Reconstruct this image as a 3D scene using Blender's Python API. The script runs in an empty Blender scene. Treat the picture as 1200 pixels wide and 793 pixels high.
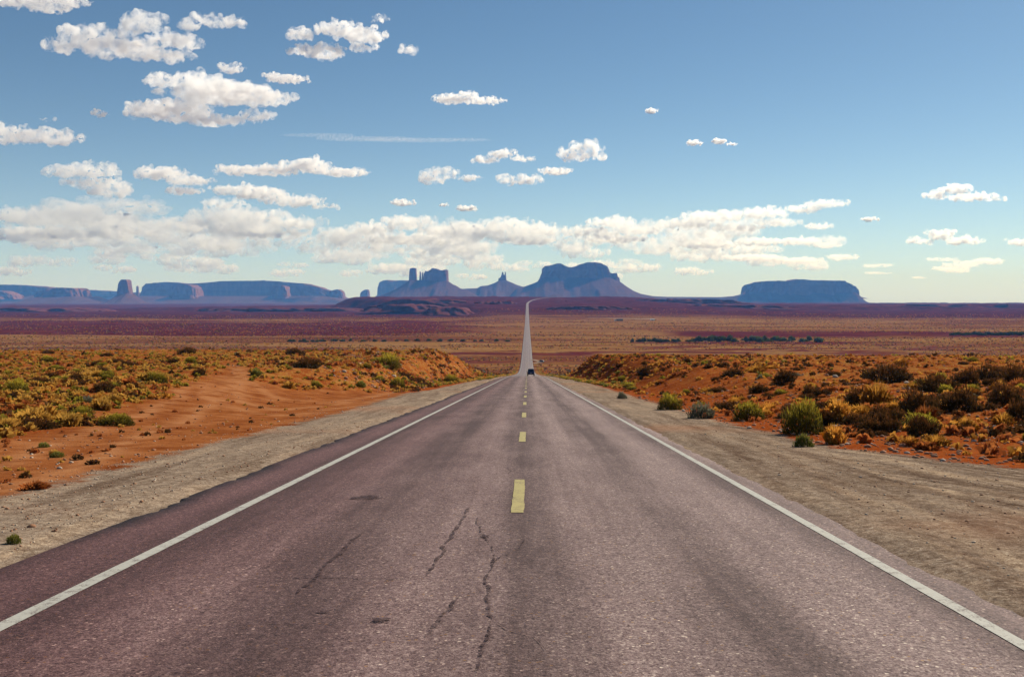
import bpy, bmesh, math, random
import numpy as np
from mathutils import Vector, Matrix

R = math.radians
SC = bpy.context.scene
COL = SC.collection
rng = np.random.default_rng(7)
random.seed(7)

# ------------------------------------------------------------------ camera, sky, sun, exposure
EYE = 1.85
F = 1167.0            # focal length in photo pixels (35 mm on 36 mm, 1200 px wide)
VX, HY = 618.0, 352.0  # where the road direction and the horizon sit in the photo

cam = bpy.data.cameras.new('camera')
cam.lens = 35.0
cam.sensor_width = 36.0
cam.clip_start = 0.1
cam.clip_end = 300000.0
camo = bpy.data.objects.new('camera', cam)
COL.objects.link(camo)
camo.location = (0, 0, EYE)
camo.rotation_euler = (R(90) - math.atan(44.5 / F), 0, math.atan(18.0 / F))
SC.camera = camo

SUN_AZ, SUN_EL = 42.0, 36.0   # to the right of the road's direction, above the horizon
world = bpy.data.worlds.new('World')
SC.world = world
world.use_nodes = True
wn = world.node_tree.nodes
wl = world.node_tree.links
sky = wn.new('ShaderNodeTexSky')
sky.sky_type = 'NISHITA'
sky.sun_disc = False
sky.sun_elevation = R(SUN_EL)
sky.sun_rotation = R(SUN_AZ)
sky.altitude = 1500
sky.air_density = 1.0
sky.dust_density = 0.6
sky.ozone_density = 1.0
bg = wn['Background']
bg.inputs['Strength'].default_value = 0.055
# the film's cooler rendering of the blue, and the pale dusty air low over the desert
tint = wn.new('ShaderNodeMix'); tint.data_type = 'RGBA'; tint.blend_type = 'MULTIPLY'
tint.inputs['Factor'].default_value = 1.0
tint.inputs[7].default_value = (0.69, 0.89, 0.97, 1)
wl.new(sky.outputs['Color'], tint.inputs[6])
wtc = wn.new('ShaderNodeTexCoord'); wsep = wn.new('ShaderNodeSeparateXYZ')
wl.new(wtc.outputs['Generated'], wsep.inputs[0])
wab = wn.new('ShaderNodeMath'); wab.operation = 'ABSOLUTE'; wl.new(wsep.outputs[2], wab.inputs[0])
wsu = wn.new('ShaderNodeMath'); wsu.operation = 'SUBTRACT'; wsu.inputs[0].default_value = 1.0; wl.new(wab.outputs[0], wsu.inputs[1])
wpo = wn.new('ShaderNodeMath'); wpo.operation = 'POWER'; wpo.inputs[1].default_value = 10.0; wl.new(wsu.outputs[0], wpo.inputs[0])
dust = wn.new('ShaderNodeMix'); dust.data_type = 'RGBA'; dust.blend_type = 'ADD'
dust.inputs[7].default_value = (3.0, 3.2, 4.2, 1)
wl.new(wpo.outputs[0], dust.inputs['Factor']); wl.new(tint.outputs[2], dust.inputs[6])
wpo2 = wn.new('ShaderNodeMath'); wpo2.operation = 'POWER'; wpo2.inputs[1].default_value = 24.0; wl.new(wsu.outputs[0], wpo2.inputs[0])
wmu = wn.new('ShaderNodeMath'); wmu.operation = 'MULTIPLY'; wmu.inputs[1].default_value = 0.6; wl.new(wpo2.outputs[0], wmu.inputs[0])
pale = wn.new('ShaderNodeMix'); pale.data_type = 'RGBA'
pale.inputs[7].default_value = (7.4, 8.6, 9.4, 1)
wl.new(wmu.outputs[0], pale.inputs['Factor']); wl.new(dust.outputs[2], pale.inputs[6])
wl.new(pale.outputs[2], bg.inputs['Color'])

sun = bpy.data.lights.new('sun', 'SUN')
sun.energy = 4.5
sun.angle = R(0.5)
sun.color = (1.0, 0.91, 0.76)
suno = bpy.data.objects.new('sun', sun)
COL.objects.link(suno)
sd = Vector((math.sin(R(SUN_AZ)) * math.cos(R(SUN_EL)), math.cos(R(SUN_AZ)) * math.cos(R(SUN_EL)), math.sin(R(SUN_EL))))
suno.rotation_euler = sd.to_track_quat('Z', 'Y').to_euler()

SC.view_settings.view_transform = 'Standard'
SC.view_settings.look = 'None'
SC.view_settings.exposure = 0.5
SC.view_settings.gamma = 1.0
SC.view_settings.use_curve_mapping = False
SC.render.engine = 'CYCLES'
SC.cycles.use_denoising = True
SC.cycles.max_bounces = 28
SC.cycles.diffuse_bounces = 3
SC.cycles.glossy_bounces = 2
SC.cycles.transparent_max_bounces = 16
SC.cycles.transmission_bounces = 4
SC.cycles.volume_bounces = 28
SC.cycles.volume_step_rate = 1.0
SC.cycles.volume_max_steps = 256

# ------------------------------------------------------------------ helpers
def _hash(ix, iy, iz, seed):
    h = (ix.astype(np.int64) * 374761393 + iy.astype(np.int64) * 668265263 + iz.astype(np.int64) * 2147483647 + seed * 1274126177) & 0xffffffff
    h = ((h ^ (h >> 13)) * 1274126177) & 0xffffffff
    h = (h ^ (h >> 16)) & 0xffffffff
    return h.astype(np.float64) / 4294967295.0

def vnoise(x, y, z=None, seed=0):
    """smooth value noise in -1..1"""
    x = np.asarray(x, float); y = np.asarray(y, float)
    z = np.zeros_like(x) if z is None else np.asarray(z, float)
    x, y, z = np.broadcast_arrays(x, y, z)
    ix, iy, iz = np.floor(x), np.floor(y), np.floor(z)
    fx, fy, fz = x - ix, y - iy, z - iz
    fx = fx * fx * fx * (fx * (fx * 6 - 15) + 10)
    fy = fy * fy * fy * (fy * (fy * 6 - 15) + 10)
    fz = fz * fz * fz * (fz * (fz * 6 - 15) + 10)
    r = 0
    for dx in (0, 1):
        for dy in (0, 1):
            for dz in (0, 1):
                w = (fx if dx else 1 - fx) * (fy if dy else 1 - fy) * (fz if dz else 1 - fz)
                r = r + w * _hash(ix + dx, iy + dy, iz + dz, seed)
    return r * 2 - 1

def fbm(x, y, z=None, seed=0, octaves=4, gain=0.5, lac=2.03):
    a, s, t = 1.0, 0.0, 0.0
    f = 1.0
    for o in range(octaves):
        s = s + a * vnoise(np.asarray(x) * f, np.asarray(y) * f, None if z is None else np.asarray(z) * f, seed + o * 17)
        t += a
        a *= gain
        f *= lac
    return s / t

def sstep(a, b, x):
    t = np.clip((np.asarray(x, float) - a) / (b - a), 0, 1)
    return t * t * (3 - 2 * t)

def mesh_from(name, verts, faces, mats=(), smooth=False, mat_index=None):
    me = bpy.data.meshes.new(name)
    verts = np.asarray(verts, np.float32)
    if isinstance(faces, np.ndarray):
        n, k = faces.shape
        me.vertices.add(len(verts)); me.vertices.foreach_set('co', verts.ravel())
        me.loops.add(n * k); me.loops.foreach_set('vertex_index', faces.astype(np.int32).ravel())
        me.polygons.add(n)
        me.polygons.foreach_set('loop_start', np.arange(0, n * k, k, dtype=np.int32))
        if mat_index is not None:
            me.polygons.foreach_set('material_index', np.asarray(mat_index, np.int32))
        me.update(calc_edges=True)
    else:
        me.from_pydata([tuple(v) for v in verts], [], faces)
        if mat_index is not None:
            me.polygons.foreach_set('material_index', np.asarray(mat_index, np.int32))
        me.update()
    me.validate()
    for m in mats:
        me.materials.append(m)
    if smooth:
        me.polygons.foreach_set('use_smooth', np.ones(len(me.polygons), bool))
    return me

def link(name, me, parent=None, loc=None, rotz=0.0, scale=None):
    o = bpy.data.objects.new(name, me)
    COL.objects.link(o)
    if loc is not None: o.location = loc
    if rotz: o.rotation_euler = (0, 0, rotz)
    if scale is not None: o.scale = scale if hasattr(scale, '__len__') else (scale,) * 3
    if parent is not None: o.parent = parent
    return o

def tag(o, label=None, cat=None, group=None, kind=None):
    if label: o['label'] = label
    if cat: o['category'] = cat
    if group: o['group'] = group
    if kind: o['kind'] = kind
    return o

def grid_faces(nr, nc):
    i = np.arange(nr - 1)[:, None] * nc + np.arange(nc - 1)[None, :]
    i = i.ravel()
    return np.stack([i, i + 1, i + nc + 1, i + nc], 1)

def fattr(me, name, vals):
    a = me.attributes.new(name, 'FLOAT', 'POINT')
    a.data.foreach_set('value', np.asarray(vals, np.float32).ravel())

class NT:
    """small helper round a material's node tree"""
    def __init__(self, name):
        self.m = bpy.data.materials.new(name)
        self.m.use_nodes = True
        self.t = self.m.node_tree
        self.n = self.t.nodes
        self.l = self.t.links
        self.b = self.n['Principled BSDF']
        self.out = self.n['Material Output']
        self.b.inputs['Specular IOR Level'].default_value = 0.2
        self.b.inputs['Roughness'].default_value = 0.9
    def node(self, typ, **kw):
        nd = self.n.new(typ)
        for k, v in kw.items(): setattr(nd, k, v)
        return nd
    def put(self, sock, v):
        if hasattr(v, 'bl_idname') or isinstance(v, bpy.types.NodeSocket):
            self.l.new(v, sock)
        elif isinstance(v, (tuple, list)) and len(v) == 3 and sock.type == 'RGBA':
            sock.default_value = (*v, 1)
        else:
            sock.default_value = v
    def obj(self):
        if not hasattr(self, '_tc'): self._tc = self.node('ShaderNodeTexCoord')
        return self._tc.outputs['Object']
    def world_pos(self):
        if not hasattr(self, '_ge'): self._ge = self.node('ShaderNodeNewGeometry')
        return self._ge.outputs['Position']
    def scaled(self, vec, s):
        m = self.node('ShaderNodeVectorMath', operation='MULTIPLY')
        self.put(m.inputs[0], vec); m.inputs[1].default_value = s if hasattr(s, '__len__') else (s, s, s)
        return m.outputs[0]
    def noise(self, vec, scale=1.0, detail=4, rough=0.55, dist=0.0):
        n = self.node('ShaderNodeTexNoise')
        self.put(n.inputs['Vector'], vec)
        n.inputs['Scale'].default_value = scale; n.inputs['Detail'].default_value = detail
        n.inputs['Roughness'].default_value = rough; n.inputs['Distortion'].default_value = dist
        return n.outputs['Fac']
    def voro(self, vec, scale=1.0, feature='F1', out='Color', rnd=1.0):
        n = self.node('ShaderNodeTexVoronoi', feature=feature)
        self.put(n.inputs['Vector'], vec); n.inputs['Scale'].default_value = scale
        n.inputs['Randomness'].default_value = rnd
        return n.outputs[out]
    def ramp(self, fac, stops, interp='LINEAR'):
        r = self.node('ShaderNodeValToRGB')
        r.color_ramp.interpolation = interp
        els = r.color_ramp.elements
        while len(els) < len(stops): els.new(0.5)
        for e, (p, c) in zip(els, stops):
            e.position = p
            e.color = (*c, 1) if hasattr(c, '__len__') else (c, c, c, 1)
        self.put(r.inputs['Fac'], fac)
        return r.outputs['Color']
    def math(self, op, a, b=None, c=None, clamp=False):
        m = self.node('ShaderNodeMath', operation=op, use_clamp=clamp)
        self.put(m.inputs[0], a)
        if b is not None: self.put(m.inputs[1], b)
        if c is not None: self.put(m.inputs[2], c)
        return m.outputs[0]
    def smooth(self, v, a, b, lo=0.0, hi=1.0):
        m = self.node('ShaderNodeMapRange', interpolation_type='SMOOTHSTEP')
        self.put(m.inputs['Value'], v)
        m.inputs['From Min'].default_value = a; m.inputs['From Max'].default_value = b
        m.inputs['To Min'].default_value = lo; m.inputs['To Max'].default_value = hi
        return m.outputs['Result']
    def mix(self, fac, a, b, mode='MIX'):
        m = self.node('ShaderNodeMix', data_type='RGBA', blend_type=mode)
        self.put(m.inputs['Factor'], fac)
        self.put(m.inputs[6], a); self.put(m.inputs[7], b)
        return m.outputs[2]
    def attr(self, name):
        return self.node('ShaderNodeAttribute', attribute_name=name).outputs['Fac']
    def sep(self, vec):
        s = self.node('ShaderNodeSeparateXYZ'); self.put(s.inputs[0], vec)
        return s.outputs
    def bump(self, h, strength=0.5, dist=0.02):
        b = self.node('ShaderNodeBump')
        b.inputs['Strength'].default_value = strength; b.inputs['Distance'].default_value = dist
        self.put(b.inputs['Height'], h); self.l.new(b.outputs[0], self.b.inputs['Normal'])
    def color(self, c): self.put(self.b.inputs['Base Color'], c)

def plain(name, col, rough=0.7, metal=0.0, var=0.12, scale=6.0, spec=0.3):
    t = NT(name)
    n = t.noise(t.obj(), scale, 3)
    lo = tuple(c * (1 - var) for c in col); hi = tuple(min(1, c * (1 + var)) for c in col)
    t.color(t.ramp(n, [(0.3, lo), (0.7, hi)]))
    t.b.inputs['Roughness'].default_value = rough
    t.b.inputs['Metallic'].default_value = metal
    t.b.inputs['Specular IOR Level'].default_value = spec
    return t.m

# ------------------------------------------------------------------ the land's shape
def smooth_table(pts, step=2.0, ker=25.0, lo=-400.0, hi=1200.0):
    xs = np.arange(lo, hi + step, step)
    p = np.array(pts, float)
    v = np.interp(xs, p[:, 0], p[:, 1])
    k = int(ker / step)
    w = np.hanning(2 * k + 3); w /= w.sum()
    vp = np.pad(v, (k + 1, k + 1), mode='reflect', reflect_type='odd')
    return xs, np.convolve(vp, w, 'valid')

ROAD_NEAR = smooth_table([(-400, 8), (-120, 6), (-60, 3.9), (0, 0), (170, -11.4), (210, -14.2), (257, -17.7), (350, -24.3),
                          (420, -29.2), (480, -33.0), (550, -36.8), (620, -39.7), (700, -41.4), (800, -41.9), (1200, -42)], ker=22)
ROAD_FAR = smooth_table([(-400, -42), (1700, -42), (2200, -38.5), (2700, -28), (3200, -15.5), (3500, -8), (3900, 3), (4300, 11), (4600, 16),
                         (5000, 18.5), (5400, 17), (6500, 6), (9000, -20), (14000, -42), (60000, -42)], step=20, ker=160, hi=60000)
def ZR(y):
    y = np.asarray(y, float)
    return np.where(y < 1180, np.interp(y, *ROAD_NEAR), np.interp(y, *ROAD_FAR))

BENCH_L = smooth_table([(-400, 8), (-120, 6), (-60, 3.9), (0, 0), (10, -0.55), (20, -1.05), (47, -2.0), (75, -3.15), (110, -4.3), (150, -5.7),
                        (185, -8.2), (230, -14), (300, -22), (400, -30), (520, -37), (650, -41), (800, -42), (1200, -42)], ker=12)
BENCH_R = smooth_table([(-400, 8), (-120, 6), (-60, 3.9), (0, 0), (15, -0.9), (25, -1.5), (50, -2.35), (80, -3.3), (110, -4.55), (150, -6.5),
                        (190, -8.9), (230, -15), (300, -23), (400, -30.5), (520, -37), (650, -41), (800, -42), (1200, -42)], ker=12)

def XC(y):
    """centre of the road: dead straight, then a bend to the right on the far rise"""
    y = np.asarray(y, float)
    t = np.clip((y - 3350) / 900, 0, 3)
    return np.where(y < 3350, 0, 58 * t * t)

def ground(x, y, detail=True):
    x = np.asarray(x, float); y = np.asarray(y, float)
    x, y = np.broadcast_arrays(x, y)
    zr = ZR(y)
    wob = 1.6 * vnoise(y * 0.06, x * 0.02, seed=3) + 0.7 * vnoise(y * 0.23, x * 0.1, seed=4)
    toeL = np.interp(y, [0, 60, 74], [9.0, 9.0, 8.9]); wL = np.interp(y, [0, 60, 74, 130], [14, 13, 5.0, 5.5])
    toeR = np.interp(y, [0, 18, 23, 36, 110], [9.5, 8.6, 6.9, 6.4, 7.2]); wR = np.interp(y, [0, 25, 60, 120], [9, 9, 7, 5])
    near = sstep(420, 240, y)
    sL = sstep(0, 1, (-x - toeL - wob * 0.5) / wL)
    sR = sstep(0, 1, (x - toeR - wob * 0.5) / wR)
    z = zr + (np.interp(y, *BENCH_L) - zr) * sL * (y < 1100) + (np.interp(y, *BENCH_R) - zr) * sR * (y < 1100)
    side = np.maximum(sL, sR)
    if detail:
        z = z + side * near * (0.30 * fbm(x * 0.09, y * 0.09, seed=11, octaves=3) + np.where((x < 0) & (y < 95), 0.06, 0.24) * fbm(x * 0.45, y * 0.45, seed=12, octaves=3) + 0.05 * vnoise(x * 2.1, y * 2.1, seed=13))
        # gullies down the cut banks
        bank = np.maximum(sL * (1 - sL), sR * (1 - sR)) * 4 * sstep(60, 100, y) * near
        z = z + bank * 0.75 * fbm(y * 0.30, x * 0.07, seed=15, octaves=4)
        z = z - side * near * sstep(0.2, 0.9, fbm(x * 0.03 + 9, y * 0.03, seed=16, octaves=2)) * 0.5
        sg = sstep(9, 60, np.abs(x - XC(y)))
        z = z + sg * (1 - near) * (1.1 * fbm(x * 0.012, y * 0.012, seed=21, octaves=3)) * sstep(300, 700, y)
    # far country: the plateau the road climbs, its eroded left bluff and the low ridges to both sides
    far = (np.asarray(y) > 1100)
    d = np.maximum(y, 1.0)
    q = x / d * F + VX
    n1 = fbm(x * 0.0030, y * 0.0022, seed=31, octaves=4)
    n2 = fbm(x * 0.011, y * 0.011, seed=33, octaves=4)
    left_edge = np.interp(y, [1700, 2900, 3350, 3700, 4300, 9000], [-60, -110, -230, -520, -760, -1500]) + 90 * n1 + 40 * n2
    lat = sstep(-110, 40, x - left_edge) * (1 - 0.85 * sstep(260, 1050, x + 160 * n1 - 0.12 * (y - 3700)))
    # terraces make the bluff's dark ledges
    rise = (np.interp(y, *ROAD_FAR) + 42)
    zf = -42 + rise * lat
    ridgeR = sstep(4900, 5300, y + 900 * n1 + 160 * n2) * sstep(700, 1500, x)
    zf = np.maximum(zf, -42 + ridgeR * (17 + 10 * n1 + 5 * n2) * sstep(16000, 9000, y))
    ridgeR2 = sstep(3600, 3720, y + 500 * n1 + 130 * n2 - 0.25 * (x - 700)) * sstep(520, 800, x) * sstep(2500, 1300, x)
    zf = np.maximum(zf, -42 + ridgeR2 * (19 + 7 * n2))
    ridgeL = sstep(4250, 4330, y + 260 * n1 + 70 * n2) * sstep(-700, -1000, x) * sstep(-2000, -1500, x - 200 * n1)
    zf = np.maximum(zf, -42 + ridgeL * (12 + 3 * n2) * sstep(12000, 8000, y))
    ridgeL2 = sstep(5200, 5290, y + 500 * n1 + 100 * n2) * sstep(-2200, -2700, x + 150 * n1)
    zf = np.maximum(zf, -42 + ridgeL2 * (11 + 4 * n2) * sstep(14000, 9000, y))
    off = sstep(7, 60, np.abs(x - XC(y)))
    n3 = fbm(x * 0.03, y * 0.02, seed=35, octaves=3)
    zf = zf + off * ((2.2 * n2 + 1.5 * n1) * sstep(1100, 2000, y) + (4.5 * n3 + 5 * np.abs(n2)) * sstep(2500, 3000, y) * sstep(6000, 4400, y) * lat * sstep(20, 200, np.abs(x - XC(y))))
    z = np.where(far, zf, z)
    return np.maximum(z, -45.5)

def at(px, py, d):
    """the point at forward distance d that the photo shows at (px, py)"""
    return ((px - VX) / F * d, d, EYE + (HY - py) / F * d)

def hit(px, py, dmin=4.0, dmax=1500.0):
    ds = np.exp(np.linspace(math.log(dmin), math.log(dmax), 3000))
    x = (px - VX) / F * ds
    ray = EYE + (HY - py) / F * ds
    g = ground(x, ds)
    k = np.argmax(ray < g)
    if not (ray < g).any(): k = len(ds) - 1
    return float(x[k]), float(ds[k]), float(g[k])

# ------------------------------------------------------------------ materials of the land
def mat_ground():
    t = NT('desert_soil')
    p = t.obj()
    gravel, bare, far, veg = t.attr('gravel'), t.attr('bare'), t.attr('far'), t.attr('veg')
    nb = t.noise(p, 0.09, 5, 0.6)
    nm = t.noise(p, 0.9, 6, 0.62)
    nf = t.noise(p, 9.0, 5, 0.65)
    ng = t.noise(p, 42.0, 4, 0.7)
    # red sandy soil
    soil = t.ramp(nm, [(0.28, (0.15, 0.024, 0.005)), (0.5, (0.245, 0.046, 0.009)), (0.72, (0.35, 0.088, 0.021))])
    soil = t.mix(t.smooth(nf, 0.42, 0.62), soil, t.ramp(nf, [(0.35, (0.11, 0.020, 0.005)), (0.7, (0.36, 0.115, 0.034))]))
    pull = t.ramp(nm, [(0.3, (0.19, 0.055, 0.016)), (0.5, (0.27, 0.094, 0.030)), (0.75, (0.35, 0.15, 0.060))])
    pull = t.mix(1.0, pull, t.ramp(t.noise(t.scaled(p, (0.55, 0.42, 1)), 1.0, 6, 0.74, 0.4), [(0.36, (0.62, 0.50, 0.45)), (0.5, (1, 1, 1)), (0.66, (1.22, 1.30, 1.40))]), 'MULTIPLY')
    pull = t.mix(t.smooth(nf, 0.50, 0.66, 0, 0.55), pull, (0.13, 0.030, 0.009))
    pull = t.mix(t.math('MULTIPLY', t.attr('rut'), t.smooth(nm, 0.34, 0.56, 0.1, 0.75)), pull, (0.42, 0.20, 0.09))
    soil = t.mix(t.math('MULTIPLY', bare, 0.85), soil, pull)
    # grey-tan gravel of the shoulders, aggregate in two sizes
    vc = t.voro(p, 26.0)
    vs = t.voro(p, 75.0)
    g1 = t.ramp(vc, [(0.1, (0.125, 0.088, 0.062)), (0.5, (0.235, 0.175, 0.125)), (0.85, (0.33, 0.265, 0.195)), (0.97, (0.52, 0.45, 0.36))])
    g2 = t.ramp(vs, [(0.1, (0.125, 0.088, 0.065)), (0.6, (0.24, 0.178, 0.13)), (0.95, (0.44, 0.36, 0.28))])
    grav = t.mix(0.5, g1, g2)
    streak = t.noise(t.scaled(p, (1.9, 0.14, 1)), 1.0, 6, 0.7, 0.6)
    grav = t.mix(1.0, grav, t.ramp(streak, [(0.34, (0.62, 0.57, 0.55)), (0.5, (1, 1, 1)), (0.64, (1.25, 1.22, 1.15))]), 'MULTIPLY')
    grav = t.mix(1.0, grav, t.ramp(t.noise(p, 5.0, 5, 0.75), [(0.36, (0.66, 0.62, 0.60)), (0.5, (1, 1, 1)), (0.64, (1.3, 1.3, 1.28))]), 'MULTIPLY')
    grav = t.mix(t.smooth(nb, 0.5, 0.66, 0, 0.5), grav, (0.30, 0.15, 0.085))
    rot = t.node('ShaderNodeVectorRotate', rotation_type='Z_AXIS')
    t.put(rot.inputs['Vector'], p); rot.inputs['Angle'].default_value = R(-24)
    tyre = t.noise(t.scaled(rot.outputs[0], (2.6, 0.10, 1)), 1.0, 4, 0.65, 0.5)
    grav = t.mix(t.smooth(t.sep(p)[0], 4.5, 7.0), grav, t.mix(1.0, grav, t.ramp(tyre, [(0.38, (0.58, 0.53, 0.50)), (0.48, (1, 1, 1)), (0.62, (1.18, 1.15, 1.08))]), 'MULTIPLY'))
    grav = t.mix(t.math('MULTIPLY', t.attr('rut'), t.smooth(nm, 0.36, 0.52, 0.25, 0.75)), grav, t.mix(1.0, grav, (0.55, 0.48, 0.46), 'MULTIPLY'))
    edge = t.math('ADD', gravel, t.math('MULTIPLY', t.math('SUBTRACT', nm, 0.5), 1.1))
    edge = t.math('ADD', edge, t.math('MULTIPLY', t.math('SUBTRACT', nf, 0.5), 0.5))
    grav = t.mix(1.0, grav, (1.03, 1.02, 1.04), 'MULTIPLY')
    base = t.mix(t.smooth(edge, 0.38, 0.62), soil, grav)
    # dry grass between the shrubs
    gv = t.math('MULTIPLY', veg, t.smooth(t.math('ADD', nf, t.math('MULTIPLY', nm, 0.7)), 0.78, 1.0))
    base = t.mix(t.math('MULTIPLY', gv, 0.75), base, t.ramp(ng, [(0.3, (0.22, 0.115, 0.028)), (0.7, (0.42, 0.26, 0.07))]))
    # the valley: broad bands of grass, red flats and dark scrub
    fw = t.noise(t.scaled(p, (0.0016, 0.0075, 0)), 1.0, 7, 0.62)
    fw2 = t.noise(t.scaled(p, (0.012, 0.03, 0)), 1.0, 6, 0.7)
    sp = t.noise(t.scaled(p, (0.13, 0.16, 0)), 1.0, 3, 0.7)
    mar = t.attr('maroon')
    tan = t.ramp(fw, [(0.30, (0.10, 0.027, 0.013)), (0.44, (0.18, 0.068, 0.023)), (0.54, (0.29, 0.150, 0.048)), (0.62, (0.14, 0.045, 0.018)), (0.75, (0.29, 0.145, 0.046))])
    red = t.ramp(fw2, [(0.32, (0.045, 0.005, 0.008)), (0.5, (0.088, 0.013, 0.014)), (0.68, (0.17, 0.045, 0.025))])
    mm = t.math('ADD', mar, t.math('MULTIPLY', t.math('SUBTRACT', fw2, 0.5), 2.6))
    mm = t.math('ADD', mm, t.math('MULTIPLY', t.math('SUBTRACT', fw, 0.5), 1.8))
    fcol = t.mix(t.smooth(mm, 0.34, 0.60), tan, red)
    fcol = t.mix(t.smooth(sp, 0.50, 0.62, 0, 0.5), fcol, (0.05, 0.020, 0.012))
    # dark red shale farther out, painted darker for the shade on its scarps
    yy = t.math('ADD', t.sep(p)[1], t.math('MULTIPLY', t.math('SUBTRACT', fw, 0.5), 1500))
    fcol = t.mix(t.smooth(yy, 2250, 2600, 0, 0.95), fcol, t.ramp(fw2, [(0.36, (0.032, 0.003, 0.005)), (0.54, (0.075, 0.010, 0.011)), (0.70, (0.135, 0.038, 0.026))]))
    fcol = t.mix(1.0, fcol, (0.98, 0.98, 0.95), 'MULTIPLY')
    base = t.mix(far, base, fcol)
    t.color(base)
    t.b.inputs['Specular IOR Level'].default_value = 0.0
    h = t.math('ADD', t.math('MULTIPLY', nf, 0.7), t.math('MULTIPLY', ng, 0.4))
    h = t.math('ADD', h, t.math('MULTIPLY', vc, 0.16))
    t.bump(h, 0.55, 0.07)
    return t.m

def mat_asphalt(name='asphalt', tone=1.0):
    t = NT(name)
    p = t.obj()
    s = t.sep(p)
    a1 = t.voro(p, 58.0)
    a2 = t.voro(p, 150.0)
    a1 = t.ramp(a1, [(0.05, (0.030, 0.014, 0.017)), (0.30, (0.095, 0.058, 0.060)), (0.6, (0.155, 0.112, 0.108)), (0.82, (0.225, 0.175, 0.165)), (0.93, (0.36, 0.30, 0.26)), (0.985, (0.72, 0.62, 0.52))])
    a3 = t.ramp(t.noise(p, 16.0, 4, 0.75), [(0.33, (0.62, 0.55, 0.57)), (0.5, (1, 1, 1)), (0.66, (1.35, 1.37, 1.36))])
    a2 = t.ramp(a2, [(0.1, (0.066, 0.038, 0.040)), (0.6, (0.155, 0.112, 0.110)), (0.95, (0.32, 0.25, 0.23))])
    base = t.mix(1.0, t.mix(0.25, a1, a2), a3, 'MULTIPLY')
    # the odd large pale or near black stone in the chip seal
    big = t.sep(t.voro(p, 24.0))
    bd = t.voro(p, 24.0, out='Distance')
    near_c = t.smooth(bd, 0.34, 0.22)
    base = t.mix(t.math('MULTIPLY', near_c, t.smooth(big[0], 0.95, 0.96)), base, (0.46, 0.40, 0.34))
    base = t.mix(t.math('MULTIPLY', near_c, t.smooth(big[1], 0.84, 0.87)), base, (0.035, 0.014, 0.018))
    base = t.mix(t.math('MULTIPLY', near_c, t.smooth(big[2], 0.92, 0.94)), base, (0.22, 0.13, 0.06))
    # worn wheel paths are paler, the oily strips between them darker and browner
    x = t.math('ADD', s[0], t.math('MULTIPLY', t.math('SUBTRACT', t.noise(t.scaled(p, (0.3, 0.03, 0)), 1.0, 3), 0.5), 0.9))
    cosw = t.math('COSINE', t.math('MULTIPLY', t.math('ADD', x, 0.95), 2 * math.pi / 1.75))
    long_ = t.noise(t.scaled(p, (2.4, 0.05, 0)), 1.0, 6, 0.65)
    patch = t.noise(t.scaled(p, (0.8, 0.22, 0)), 1.0, 6, 0.68)
    f = t.math('ADD', t.math('MULTIPLY', cosw, 0.17), t.math('ADD', t.math('MULTIPLY', long_, 0.9), t.math('MULTIPLY', patch, 0.9)))
    k = t.ramp(t.math('MULTIPLY', f, 0.55), [(0.34, (0.48, 0.40, 0.41)), (0.5, (0.98, 0.95, 0.96)), (0.66, (1.42, 1.46, 1.46))])
    base = t.mix(1.0, base, k, 'MULTIPLY')
    # the left side is darker and more maroon; the right lane is greyer
    lf = t.smooth(t.math('ADD', s[0], t.math('MULTIPLY', t.math('SUBTRACT', patch, 0.5), 3.0)), -4.4, 1.6)
    base = t.mix(1.0, base, t.ramp(lf, [(0, (0.66, 0.44, 0.46)), (0.40, (0.90, 0.76, 0.76)), (1, (1.20, 1.18, 1.15))]), 'MULTIPLY')
    base = t.mix(1.0, base, (0.91 * tone, 0.878 * tone, 0.865 * tone), 'MULTIPLY')
    # beyond the crest the pale look of the grazing view, put into the colour
    base = t.mix(t.smooth(t.math('ADD', s[1], t.math('MULTIPLY', patch, 40)), 190, 330, 0, 0.55), base, (0.205, 0.172, 0.168))
    t.color(base)
    t.b.inputs['Roughness'].default_value = 0.85
    t.b.inputs['Specular IOR Level'].default_value = 0.25
    t.bump(t.voro(p, 70.0, out='Distance'), 0.5, 0.008)
    return t.m

def mat_paint(name, col, worn=(0.10, 0.07, 0.065), wear=0.5):
    t = NT(name)
    p = t.obj()
    n = t.noise(p, 6.0, 5, 0.7)
    v = t.noise(p, 55.0, 3, 0.7)
    f = t.smooth(t.math('ADD', t.math('MULTIPLY', n, 0.7), t.math('MULTIPLY', v, 0.6)), 0.66, 0.80)
    c = t.ramp(t.noise(p, 25.0, 4), [(0.3, tuple(a * 0.84 for a in col)), (0.7, col)])
    t.color(t.mix(t.math('MULTIPLY', f, wear), c, worn))
    t.b.inputs['Roughness'].default_value = 0.75
    return t.m

def mat_crack():
    t = NT('tar_crack')
    p = t.obj()
    n = t.noise(p, 14.0, 5, 0.75)
    v = t.ramp(t.voro(p, 90.0), [(0.2, (0.030, 0.014, 0.017)), (0.8, (0.062, 0.032, 0.034)), (0.97, (0.16, 0.11, 0.10))])
    t.color(v)
    tr = t.node('ShaderNodeBsdfTransparent')
    mx = t.node('ShaderNodeMixShader')
    t.put(mx.inputs[0], t.math('MULTIPLY', t.smooth(n, 0.42, 0.58), 0.95))
    t.l.new(tr.outputs[0], mx.inputs[1]); t.l.new(t.b.outputs[0], mx.inputs[2])
    t.l.new(mx.outputs[0], t.out.inputs['Surface'])
    return t.m

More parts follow.
